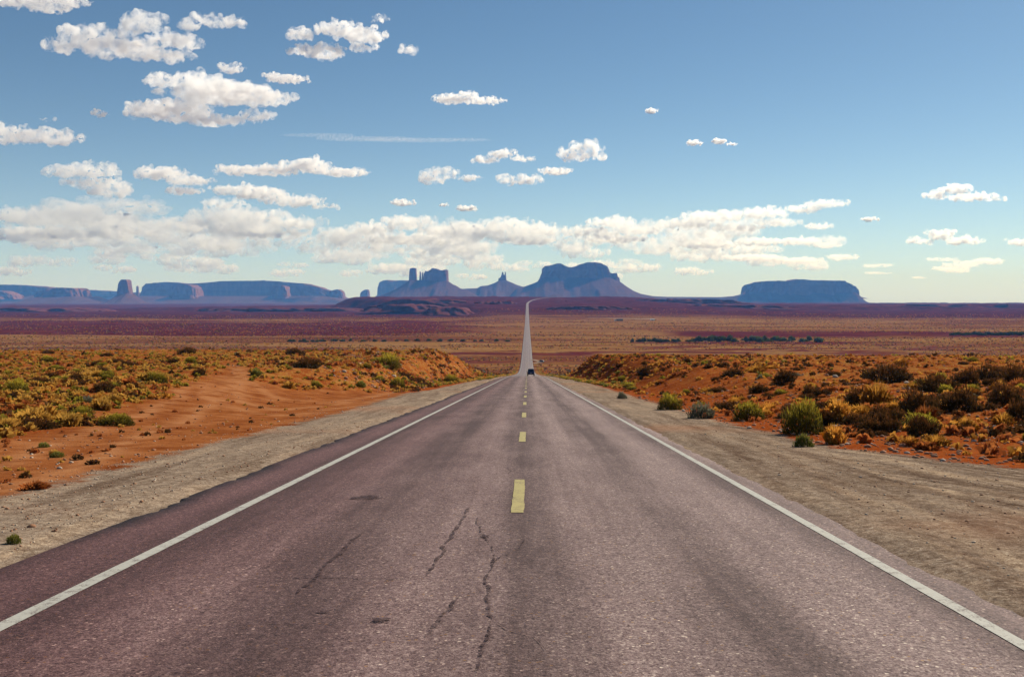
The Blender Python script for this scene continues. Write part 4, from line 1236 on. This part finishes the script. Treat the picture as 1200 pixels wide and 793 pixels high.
LABEL = {
 ('sage', 'L'): 'grey green sagebrush among yellow grass on the left bench',
 ('rabbitbrush', 'L'): 'olive bush with yellow top scattered on the left bench',
 ('blackbrush', 'L'): 'dark brown bush scattered on the left bench',
 ('bunchgrass', 'L'): 'yellow dry grass tuft scattered on the left bench',
 ('rustweed', 'L'): 'rust brown weed tuft scattered on the left bench',
 ('blackbrush', 'R'): 'dark bush scattered over the red right bank',
 ('rabbitbrush', 'R'): 'olive bush scattered over the red right bank',
 ('backlit_grass', 'R'): 'golden dry grass tuft scattered over the red right bank',
 ('rustweed', 'R'): 'rust red weed tuft scattered over the red right bank',
 ('sage', 'R'): 'pale grey sagebrush scattered over the red right bank',
}
STUFF = {k: [] for k in ('grass', 'scrub')}
def scatter(side, n, kinds, weights, wrange, ymin, ymax, budget):
    cnt = {'shrub': 0, 'grass tuft': 0}
    tries = 0
    cand = []
    while len(cand) < n and tries < n * 30:
        tries += 1
        y = math.exp(rng.uniform(math.log(ymin), math.log(ymax)))
        x = rng.uniform(0, 0.60 * y + 6)
        if side == 'L':
            x = -x
            gl = float(np.interp(y, [0, 13.5, 27, 45, 50, 68, 120, 200], [9, 10, 11, 12, 11, 9.6, 9.0, 8.6]))
            if -x < gl + 0.3: continue
            if float(bare_mask(np.array(x), np.array(y))) > 0.2: continue
        else:
            gr = float(np.interp(y, [0, 18, 23, 36, 110, 200], [12, 9.8, 8.2, 7.6, 7.8, 8]))
            if x < gr + 0.3: continue
        dens = 0.5 + 0.9 * float(vnoise(np.array(x * 0.12), np.array(y * 0.12), seed=71))
        if rng.random() > dens + 0.35: continue
        k = kinds[rng.choice(len(kinds), p=weights)]
        w = rng.uniform(*wrange[k]) * (0.8 + 0.5 * rng.random())
        if not free(x, y, w / 2): continue
        TAKEN.append((x, y, w / 2))
        cand.append((w / y, k, x, y, w))
    cand.sort(reverse=True)
    for big, k, x, y, w in cand:
        cat = NAMES[k][1]
        if cnt[cat] < budget[cat]:
            cnt[cat] += 1
            plant(k, x, y, w, LABEL[(k, side)], LABEL[(k, side)].replace('tuft', 'tufts').replace('bush ', 'bushes ').replace('sagebrush', 'sagebrushes'),
                  sx=rng.uniform(0.85, 1.25), sz=rng.uniform(0.75, 1.2), parts=(big > 0.016))
            TAKEN.pop()
        else:
            STUFF['grass' if cat == 'grass tuft' else 'scrub'].append((k, x, y, w))

WR = {'sage': (0.3, 0.8), 'rabbitbrush': (0.35, 0.95), 'blackbrush': (0.35, 1.15), 'bunchgrass': (0.3, 0.75), 'backlit_grass': (0.3, 0.75), 'rustweed': (0.3, 0.7)}
scatter('L', 900, ['sage', 'rabbitbrush', 'blackbrush', 'bunchgrass', 'rustweed'], [0.06, 0.17, 0.17, 0.44, 0.16], WR, 15, 190, {'shrub': 130, 'grass tuft': 150})
scatter('R', 470, ['sage', 'rabbitbrush', 'blackbrush', 'backlit_grass', 'rustweed'], [0.04, 0.17, 0.32, 0.27, 0.20], WR, 22, 190, {'shrub': 125, 'grass tuft': 125})

def clump_mesh(items, name, mats, kindmat, nb=14):
    """one mesh of many small plants nobody could count"""
    n = len(items)
    k = np.array([kindmat[i[0]] for i in items])
    P = np.array([[i[1], i[2]] for i in items]); w = np.array([i[3] for i in items])
    z = ground(P[:, 0], P[:, 1])
    r = np.random.default_rng(99)
    a = r.uniform(0, 2 * math.pi, (n, nb)); cz = r.uniform(0.0, 1, (n, nb)); s = np.sqrt(1 - cz ** 2) * r.uniform(0.4, 1, (n, nb))
    C = np.stack([s * np.cos(a), s * np.sin(a), cz * 0.6 + 0.05], 2) * (w / 2)[:, None, None]
    C[:, :, 0] += P[:, 0:1]; C[:, :, 1] += P[:, 1:2]; C[:, :, 2] += z[:, None]
    ln = (w * 0.24)[:, None, None]
    ax = r.normal(0, 1, (n, nb, 3)); ax[..., 2] = np.abs(ax[..., 2]) + 0.4; ax /= np.linalg.norm(ax, axis=2)[..., None]
    sd_ = np.cross(ax, r.normal(0, 1, (n, nb, 3))); sd_ /= np.linalg.norm(sd_, axis=2)[..., None]
    V = np.stack([C - ax * ln * 0.8 - sd_ * ln * 0.5, C - ax * ln * 0.8 + sd_ * ln * 0.5, C + ax * ln + sd_ * ln * 0.35, C + ax * ln - sd_ * ln * 0.35], 2)
    Fc = np.arange(n * nb * 4).reshape(-1, 4)
    me = mesh_from(name, V.reshape(-1, 3), Fc, mats, mat_index=np.repeat(k, nb))
    fattr(me, 'tip', np.tile([0, 0, 0.8, 0.8], n * nb))
    return me

def build_stuff():
    mats = [M_SAGE, M_RABBIT, M_DARK, M_GOLD, M_RUST, M_GREEN, M_BACKLIT]
    km = {'sage': 0, 'rabbitbrush': 1, 'blackbrush': 2, 'bunchgrass': 3, 'rustweed': 4, 'greenweed': 5, 'backlit_grass': 6}
    r = np.random.default_rng(5)
    it = list(STUFF['grass'])
    # low dry grass over both benches
    for k in range(26000):
        y = math.exp(r.uniform(math.log(14), math.log(215)))
        x = r.uniform(-0.62 * y - 6, 0.62 * y + 6)
        if x < 0:
            gl = float(np.interp(y, [0, 13.5, 27, 45, 58, 68, 120, 200, 260], [8.6, 9.4, 10.5, 11, 11, 9.4, 8.8, 8.0, 7.2]))
            if -x < gl: continue
        else:
            gr = float(np.interp(y, [0, 18, 23, 36, 110, 200, 260], [12, 10.2, 8.4, 7.4, 7.4, 7, 6.8]))
            if x < gr or r.random() < (0.75 if y < 75 else 0.40): continue
        it.append((['bunchgrass', 'bunchgrass', 'bunchgrass', 'rustweed', 'backlit_grass', 'rabbitbrush', 'blackbrush'][r.integers(7)] if x < 0 else ['rustweed', 'rustweed', 'backlit_grass', 'blackbrush'][r.integers(4)], x, y, r.uniform(0.16, 0.5)))
    # low scrub over the two cut banks that end at the crest
    for k in range(5200):
        y = r.uniform(74, 215)
        x = (-1 if r.random() < 0.5 else 1) * (8.2 + r.gamma(1.6, 6.0))
        if vnoise(np.array(x * 0.35), np.array(y * 0.25), seed=95) < -0.15: continue
        it.append((['rustweed', 'blackbrush', 'rustweed', 'bunchgrass' if x < 0 else 'backlit_grass', 'rabbitbrush'][r.choice(5, p=[0.3, 0.32, 0.12, 0.2, 0.06])], x, y, r.uniform(0.22, 0.75)))
    b = bare_mask(np.array([i[1] for i in it]), np.array([i[2] for i in it]))
    it = [i for i, m in zip(it, b) if m < 0.25]
    for k in range(420):
        y = math.exp(r.uniform(math.log(11), math.log(75))); x = -r.uniform(8.0, 0.45 * y + 8)
        if vnoise(np.array(x * 0.3), np.array(y * 0.25), seed=97) < 0.1: continue
        it.append((['rustweed', 'bunchgrass', 'blackbrush'][r.integers(3)], x, y, r.uniform(0.08, 0.24)))
    # weeds along both edges of the road towards the crest
    for k in range(1500):
        y = math.exp(r.uniform(math.log(85), math.log(700)))
        s = -1 if r.random() < 0.5 else 1
        off = r.gamma(2.0, 0.6) + (5.6 if y > 150 else (7.5 if s > 0 else 9.2) - (y - 85) / 65 * (1.6 if s > 0 else 3.0))
        it.append((['greenweed', 'bunchgrass', 'bunchgrass', 'rabbitbrush'][r.integers(4)], s * off, y, r.uniform(0.25, 0.7)))
    tag(link('dry_grass', clump_mesh(it, 'dry_grass', mats, km, 16)), kind='stuff')
    it = list(STUFF['scrub'])
    for k in range(80000):
        y = math.exp(r.uniform(math.log(205), math.log(3000)))
        x = r.uniform(-0.64 * y - 8, 0.64 * y + 8)
        if abs(x) < 7.5: continue
        d = float(0)
        it.append((('blackbrush', 'rustweed', 'bunchgrass', 'sage', 'rabbitbrush')[r.choice(5, p=[0.45, 0.28, 0.12, 0.07, 0.08])], x, y, r.uniform(0.6, 1.6) * (1 + y / 2200)))
    dn = fbm(np.array([i[1] for i in it]) * 0.004, np.array([i[2] for i in it]) * 0.012, seed=88, octaves=4)
    it = [i for i, m in zip(it, dn) if m > -0.2 or i[2] < 200]
    tag(link('desert_scrub', clump_mesh(it, 'desert_scrub', mats, km, 7)), kind='stuff')
build_stuff()

# ------------------------------------------------------------------ stones
M_STONE = plain('red_sandstone_rubble', (0.34, 0.17, 0.095), 0.95, var=0.35, scale=2.0)
M_PALE = plain('pale_limestone', (0.46, 0.36, 0.27), 0.95, var=0.25, scale=3.0)
def stone_vf(seed, sub=1):
    v, f = ico(sub)
    n = fbm(v[:, 0] * 1.4 + seed, v[:, 1] * 1.4, v[:, 2] * 1.4, seed=seed, octaves=3)
    v = v * (1 + 0.5 * n)[:, None]
    v = np.round(v * 2.6) / 2.6 * 0.45 + v * 0.55
    return v * np.array([1.0, 0.8, 0.6]), f

ROCKS = [(1172, 503, 11, 9, 'squarish dark stone low on the right bank near the edge of the view'), (1061, 449, 7, 4, 'pale flat stone below the broadest dark thicket'), (978, 442, 7, 4, 'whitish stone near the crest left of the broadest thicket'),
         (1165, 501, 8, 5, 'pale stone leaning on the squarish dark stone'), (1105, 515, 7, 5, 'whitish stone at the gravel edge under the rust red weed'), (878, 502, 6, 4, 'white pebble by the long low olive bush'),
         (801, 482, 5, 4, 'pale stone between the sagebrush and the olive brown bush'), (1017, 524, 9, 6, 'red stone at the gravel edge below two low dark bushes'), (1057, 523, 10, 6, 'flat red stone on the lower right bank'), (880, 466, 10, 5, 'tan slab of rock lying high on the bank')]
for i, (px, py, w, h, lab) in enumerate(ROCKS):
    x, y, z = hit(px, py)
    v, f = stone_vf(700 + i, 2)
    s = w / 2 / F * y
    o = link('stone', mesh_from('stone', v, f, [M_PALE if ('pale' in lab or 'whit' in lab) else M_STONE]), loc=(x, y, z + s * 0.25), rotz=i * 1.3, scale=(s, s, s * 1.5 * h / w))
    tag(o, lab, 'stone', 'stones on the right bank')

def build_rubble():
    r = np.random.default_rng(12)
    base = [stone_vf(800 + i, 1) for i in range(5)]
    V, Fc, mi, n = [], [], [], 0
    P = []
    for k in range(5200):
        y = math.exp(r.uniform(math.log(16), math.log(170))); x = r.uniform(6.5, 0.58 * y + 4)
        gr = float(np.interp(y, [0, 18, 23, 36, 110, 200], [10, 8.8, 7.0, 6.4, 7.2, 7]))
        if x < gr: continue
        P.append((x, y, min(r.gamma(2, 0.019) + 0.015, 0.05 + 0.0012 * y), r.random() < 0.10))
    for k in range(3500):
        y = math.exp(r.uniform(math.log(70), math.log(200))); x = -r.uniform(8.8, 22)
        P.append((x, y, r.gamma(2, 0.03) + 0.02, r.random() < 0.15))
    for k in range(2600):   # small stones over the red pullout
        y = math.exp(r.uniform(math.log(9), math.log(80))); x = -r.uniform(7.6, 0.5 * y + 8)
        P.append((x, y, min(r.gamma(1.6, 0.010) + 0.008, 0.06), r.random() < 0.2))
    for k in range(5000):   # loose gravel on the shoulders
        y = math.exp(r.uniform(math.log(4), math.log(45)))
        if r.random() < 0.55:
            x = -r.uniform(5.15, float(np.interp(y, [0, 13.5, 27, 45], [7.6, 7.8, 8.2, 8.6])))
        else:
            x = r.uniform(4.2, 9.5)
        P.append((x, y, r.gamma(2, 0.0042) + 0.005, r.random() < 0.45))
    Z = ground(np.array([p[0] for p in P]), np.array([p[1] for p in P]))
    for (x, y, s, pale), z in zip(P, Z):
        v, f = base[r.integers(5)]
        a = r.uniform(0, 6.28); c, q = math.cos(a), math.sin(a)
        w = v * s
        V.append(np.stack([w[:, 0] * c - w[:, 1] * q + x, w[:, 0] * q + w[:, 1] * c + y, w[:, 2] + z + s * 0.15], 1))
        Fc.append(f + n); n += len(v); mi.append(np.full(len(f), int(pale)))
    tag(link('rubble', mesh_from('rubble', np.concatenate(V), np.concatenate(Fc), [M_STONE, M_PALE], mat_index=np.concatenate(mi))), kind='stuff')
build_rubble()

# ------------------------------------------------------------------ trees of the far wash
M_TREE = mat_leaf('cottonwood_leaves', (0.035, 0.050, 0.018), (0.075, 0.095, 0.035), (0.10, 0.12, 0.045), 0.3)
M_TREE2 = mat_leaf('tamarisk_leaves', (0.055, 0.085, 0.034), (0.10, 0.14, 0.06), (0.14, 0.17, 0.08), 0.3)
M_BARK = plain('tree_bark', (0.11, 0.08, 0.06), 0.9)
TREE = []
for i in range(3):
    crown = [foliage_mesh('crown', leaf_cloud(420, 900 + i, 1.0, (0.10, 0.22), 0.5, 0.45, 0.3, 0.3), m) for m in (M_TREE, M_TREE2)]
    sv, sf = stems(5, 910 + i, r0=0.07, reach=0.9, flat=1.2)
    TREE.append((crown, mesh_from('trunk', sv, sf, [M_BARK])))
def tree(px, py, w, h, label, group, kind=0):
    x, y, z = hit(px, py, 300, 3000)
    t = empty('wash_tree', (x, y, z)); tag(t, label, 'tree', group)
    cr, tr = TREE[random.randrange(3)]
    wm, hm = w / F * y, h / F * y
    c = link('crown', cr[kind], t, loc=(0, 0, hm * 0.12), rotz=random.uniform(0, 6), scale=(wm / 2, wm / 2, hm * 0.82))
    link('trunk', tr, t, scale=(wm / 2, wm / 2, hm * 0.6))
r_ = np.random.default_rng(44)
for px in np.arange(738, 800, 3.4):
    if r_.random() < 0.25: continue
    tree(px + r_.uniform(-1.5, 1.5), 400.6 + r_.uniform(-0.8, 0.6), r_.uniform(4, 7), r_.uniform(3, 5.5), 'dark tree in the thin row along the wash right of the road', 'dark trees along the wash')
for px in np.arange(800, 962, 3.4):
    if r_.random() < 0.18: continue
    k = int(px > 880)
    tree(px + r_.uniform(-1.6, 1.6), 400.2 + r_.uniform(-1.6, 0.8), r_.uniform(4, 11), r_.uniform(2.8, 7.8), ['dark green tree in the thick grove along the wash', 'paler green tree in the right half of the wash grove'][k], ['dark green grove trees', 'paler green grove trees'][k], k)
for px in np.arange(1114, 1200, 4.0):
    tree(px + r_.uniform(-1.5, 1.5), 392.4 + r_.uniform(-0.5, 0.5), r_.uniform(5, 8), r_.uniform(3, 5), 'dark tree in the separate far row by the right edge', 'dark trees in the separate far row')
for px in list(np.arange(338, 412, 5.5)) + list(np.arange(424, 606, 13)):
    tree(px + r_.uniform(-3, 3), 400.4 + r_.uniform(-0.7, 0.7), r_.uniform(4, 7.5), r_.uniform(2, 3.6), 'low dark tree in the broken line along the wash left of the road', 'low dark trees of the left wash')

# ------------------------------------------------------------------ vehicles
def smooth_box(bm, pts_lo, pts_hi):
    """closed hull from two rings of four corners"""
    vs = [bm.verts.new(p) for p in pts_lo + pts_hi]
    n = len(pts_lo)
    bm.faces.new(vs[:n][::-1]); bm.faces.new(vs[n:])
    for i in range(n):
        bm.faces.new((vs[i], vs[(i + 1) % n], vs[n + (i + 1) % n], vs[n + i]))
    return vs

def bm_obj(name, bm, mat, parent, bevel=0.0, smooth=True):
    if bevel:
        bmesh.ops.bevel(bm, geom=list(bm.edges), offset=bevel, segments=3, affect='EDGES', profile=0.6)
    bmesh.ops.recalc_face_normals(bm, faces=list(bm.faces))
    me = bpy.data.meshes.new(name); bm.to_mesh(me); bm.free()
    me.materials.append(mat)
    if smooth: me.polygons.foreach_set('use_smooth', np.ones(len(me.polygons), bool))
    return link(name, me, parent)

def ring_box(x0, x1, y0, y1, z): return [(x0, y0, z), (x1, y0, z), (x1, y1, z), (x0, y1, z)]

M_GLASS = plain('dark_car_glass', (0.03, 0.035, 0.05), 0.15, spec=0.6)
M_TYRE = plain('tyre_rubber', (0.02, 0.02, 0.022), 0.9)
M_RIM = plain('wheel_alloy', (0.4, 0.4, 0.42), 0.4, 0.8)
M_TRIM = plain('black_bumper', (0.03, 0.03, 0.035), 0.7)
M_RED = plain('red_lamp_lens', (0.30, 0.02, 0.02), 0.3)
M_PLATE = plain('number_plate', (0.6, 0.6, 0.58), 0.5)

def car(name, label, x, y, rot, paint, L=4.7, W=1.86, H=1.85, hood=1.2, pitch=0.0):
    z = float(road_z(x, y)) if abs(x) < 5 else float(ground(x, y))
    t = empty(name, (x, y, z)); t.rotation_euler = (pitch, 0, rot)
    tag(t, label, 'car')
    m = plain(name + '_paint', paint, 0.35, spec=0.5)
    w = W / 2; b = 0.38; belt = H * 0.56; f = L / 2
    bm = bmesh.new()
    smooth_box(bm, ring_box(-w, w, -f, f, b), ring_box(-w * 0.97, w * 0.97, -f + 0.04, f - 0.12, belt))
    body = bm_obj('body', bm, m, t, 0.09)
    bm = bmesh.new()
    smooth_box(bm, ring_box(-w * 0.93, w * 0.93, -f + 0.10, f - hood, belt - 0.02), ring_box(-w * 0.76, w * 0.76, -f + 0.42, f - hood - 0.62, H))
    bm_obj('cabin', bm, m, t, 0.07)
    def pane(nm, c):
        bm = bmesh.new()
        vs = [bm.verts.new(p) for p in c]; bm.faces.new(vs)
        ext = bmesh.ops.solidify(bm, geom=list(bm.faces), thickness=0.02)
        bm_obj(nm, bm, M_GLASS, t, smooth=False)
    zl, zh = belt + 0.06, H - 0.14
    def lerp(z_):
        u = (z_ - belt + 0.02) / (H - belt + 0.02)
        return w * (0.93 - 0.17 * u), -f + 0.10 + 0.32 * u, f - hood - 0.62 * u
    (wl_, bl, fl_), (wh, bh, fh) = lerp(zl), lerp(zh)
    pane('rear_window', [(-wl_ + .12, bl - .025, zl), (wl_ - .12, bl - .025, zl), (wh - .1, bh - .025, zh), (-wh + .1, bh - .025, zh)])
    pane('windscreen', [(-wl_ + .1, fl_ + .025, zl), (wl_ - .1, fl_ + .025, zl), (wh - .08, fh + .025, zh), (-wh + .08, fh + .025, zh)])
    for s in (-1, 1):
        pane('side_window', [(s * (wl_ + .022), bl + .25, zl), (s * (wl_ + .022), fl_ - .25, zl), (s * (wh + .022), fh - .12, zh), (s * (wh + .022), bh + .15, zh)])
        for yy in (-f + 0.82, f - 0.88):
            bm = bmesh.new()
            bmesh.ops.create_cone(bm, cap_ends=True, segments=28, radius1=0.37, radius2=0.37, depth=0.24, matrix=Matrix.Translation((s * (w - 0.13), yy, 0.37)) @ Matrix.Rotation(R(90), 4, 'Y'))
            wh_ = bm_obj('wheel', bm, M_TYRE, t, 0.02)
            bm = bmesh.new()
            bmesh.ops.create_cone(bm, cap_ends=True, segments=20, radius1=0.22, radius2=0.20, depth=0.03, matrix=Matrix.Translation((s * (w + 0.0), yy, 0.37)) @ Matrix.Rotation(R(90), 4, 'Y'))
            bm_obj('rim', bm, M_RIM, wh_)
        bm = bmesh.new(); smooth_box(bm, ring_box(s * w * 0.97 - 0.10, s * w * 0.97 + 0.01, -f - 0.01, -f + 0.08, belt - 0.42), ring_box(s * w * 0.95 - 0.10, s * w * 0.95 + 0.005, -f + 0.015, -f + 0.1, belt - 0.10))
        bm_obj('tail_light', bm, M_RED, t, 0.01)
        bm = bmesh.new(); smooth_box(bm, ring_box(s * (w + 0.10) - 0.10, s * (w + 0.10) + 0.10, f - hood - 0.12, f - hood - 0.02, belt + 0.02), ring_box(s * (w + 0.10) - 0.10, s * (w + 0.10) + 0.10, f - hood - 0.12, f - hood - 0.02, belt + 0.20))
        bm_obj('mirror', bm, M_TRIM, t, 0.02)
    for yy in (-f, f):
        bm = bmesh.new(); smooth_box(bm, ring_box(-w * 0.98, w * 0.98, yy - 0.10, yy + 0.10, 0.40), ring_box(-w * 0.98, w * 0.98, yy - 0.10, yy + 0.10, 0.60))
        bm_obj('bumper', bm, M_TRIM, t, 0.03)
    bm = bmesh.new(); smooth_box(bm, ring_box(-0.16, 0.16, -f - 0.03, -f - 0.005, 0.70), ring_box(-0.16, 0.16, -f - 0.025, -f + 0.0, 0.82))
    bm_obj('number_plate', bm, M_PLATE, t)
    return t

cx_, cy_ = (622.0 - VX) / F * 258, 258.0
car('car', 'dark blue car driving away down the road over the crest', cx_ + 0.05, cy_, 0.0, (0.022, 0.022, 0.075), H=1.86, pitch=-0.072)
x, y, z = hit(634.2, 424.6, 500, 1500)
car('parked_car', 'small dark car parked on the dirt turnout off the right of the road', x, y, 0.9, (0.09, 0.075, 0.095), L=4.5, W=1.8, H=1.55)

# dirt turnout where it is parked and the track past the far houses
M_TRACK = NT('pale_dirt_track')
_n = M_TRACK.noise(M_TRACK.obj(), 0.4, 5, 0.65)
M_TRACK.color(M_TRACK.ramp(_n, [(0.3, (0.22, 0.125, 0.07)), (0.7, (0.32, 0.20, 0.12))]))
def track(name, pts, w):
    P = np.array(pts, float)
    seg = np.r_[0, np.cumsum(np.hypot(*np.diff(P, axis=0).T))]
    s = np.linspace(0, seg[-1], 90)
    x = np.interp(s, seg, P[:, 0]); y = np.interp(s, seg, P[:, 1])
    k = np.ones(9) / 9
    xp = np.convolve(np.pad(x, 4, mode='edge'), k, 'valid'); yp = np.convolve(np.pad(y, 4, mode='edge'), k, 'valid')
    tx, ty = np.gradient(xp), np.gradient(yp); L = np.hypot(tx, ty)
    ww = w * (1 + 0.15 * fbm(s * 0.05, s * 0, seed=5))
    V = []
    for q in np.linspace(-0.5, 0.5, 5):
        a = xp - ty / L * ww * q; b = yp + tx / L * ww * q
        V.append(np.stack([a, b, ground(a, b) + 0.18 + 0.0002 * b], 1))
    V = np.stack(V, 1).reshape(-1, 3)
    o = link(name, mesh_from(name, V, grid_faces(90, 5), [M_TRACK.m], smooth=True))
    tag(o, kind='structure')
track('dirt_turnout', [(3.5, y - 22), (6, y - 14), (9, y - 4), (9.5, y + 8), (6.5, y + 22), (3.5, y + 34)], 4.2)
track('dirt_track', [at(690, 375, 2230)[:2], at(720, 375, 2200)[:2], at(745, 375, 2185)[:2], at(770, 375, 2200)[:2]], 34)

# ------------------------------------------------------------------ marker posts
M_POST = plain('weathered_post', (0.10, 0.055, 0.035), 0.9)
M_REFL = plain('reflector_plate', (0.30, 0.12, 0.06), 0.5)
def post(px, py, h_px, lab):
    x, y, z = hit(px, py, 60, 400)
    h = h_px / F * y
    t = empty('marker_post', (x, y, z)); tag(t, lab, 'post', 'wooden marker posts by the road')
    bm = bmesh.new(); smooth_box(bm, ring_box(-0.06, 0.06, -0.06, 0.06, -0.2), ring_box(-0.055, 0.055, -0.055, 0.055, h * 0.92))
    bm_obj('post', bm, M_POST, t, 0.012)
    bm = bmesh.new(); smooth_box(bm, ring_box(-0.13, 0.13, -0.085, -0.06, h * 0.70), ring_box(-0.13, 0.13, -0.085, -0.06, h))
    bm_obj('reflector', bm, M_REFL, t, 0.008)
post(571.5, 441.5, 9.5, 'short brown marker post on the left verge near the crest')
post(656.3, 444.0, 10, 'short brown marker post on the right verge near the crest')

# ------------------------------------------------------------------ far houses
M_WALL = plain('pale_house_wall', (0.55, 0.50, 0.45), 0.9)
M_ROOF = plain('dark_house_roof', (0.06, 0.05, 0.055), 0.9)
M_TRAILER = plain('white_trailer_shell', (0.75, 0.75, 0.73), 0.5)
def house(px, py, w, d, h, lab, cat, wall, roofm, pitch):
    x, y, z = hit(px, py, 900, 4000)
    t = empty('house' if pitch > 0.6 else 'trailer', (x, y, z + 0.15)); tag(t, lab, cat)
    bm = bmesh.new(); smooth_box(bm, ring_box(-w / 2, w / 2, -d / 2, d / 2, -1.5), ring_box(-w / 2, w / 2, -d / 2, d / 2, h)); bm_obj('wall', bm, wall, t, smooth=False)
    bm = bmesh.new()
    e = 0.5
    lo = ring_box(-w / 2 - e, w / 2 + e, -d / 2 - e, d / 2 + e, h + 0.01)
    hi = [(-w / 2 - e, -0.1, h + pitch), (w / 2 + e, -0.1, h + pitch), (w / 2 + e, 0.1, h + pitch), (-w / 2 - e, 0.1, h + pitch)]
    smooth_box(bm, lo, hi); bm_obj('roof', bm, roofm, t, smooth=False)
    for k in (-0.3, 0.28):
        bm = bmesh.new(); smooth_box(bm, ring_box(w * k - 0.7, w * k + 0.7, -d / 2 - 0.06, -d / 2 - 0.005, h * 0.4), ring_box(w * k - 0.7, w * k + 0.7, -d / 2 - 0.06, -d / 2 - 0.005, h * 0.8)); bm_obj('window', bm, M_GLASS, t, smooth=False)
    bm = bmesh.new(); smooth_box(bm, ring_box(-0.5, 0.5, -d / 2 - 0.07, -d / 2 - 0.005, 0.05), ring_box(-0.5, 0.5, -d / 2 - 0.07, -d / 2 - 0.005, 2.1)); bm_obj('door', bm, M_ROOF, t, smooth=False)
house(726, 375.9, 13, 8, 2.4, 'tiny dark roofed house by the pale track on the valley floor', 'house', M_ROOF, M_ROOF, 1.6)
house(720.8, 375.9, 4.0, 3, 2.6, 'tiny white trailer left of the dark roofed house', 'trailer', M_TRAILER, M_TRAILER, 0.3)
house(764.5, 375.2, 9, 4, 2.6, 'tiny white trailer at the right end of the pale track', 'trailer', M_TRAILER, M_TRAILER, 0.35)
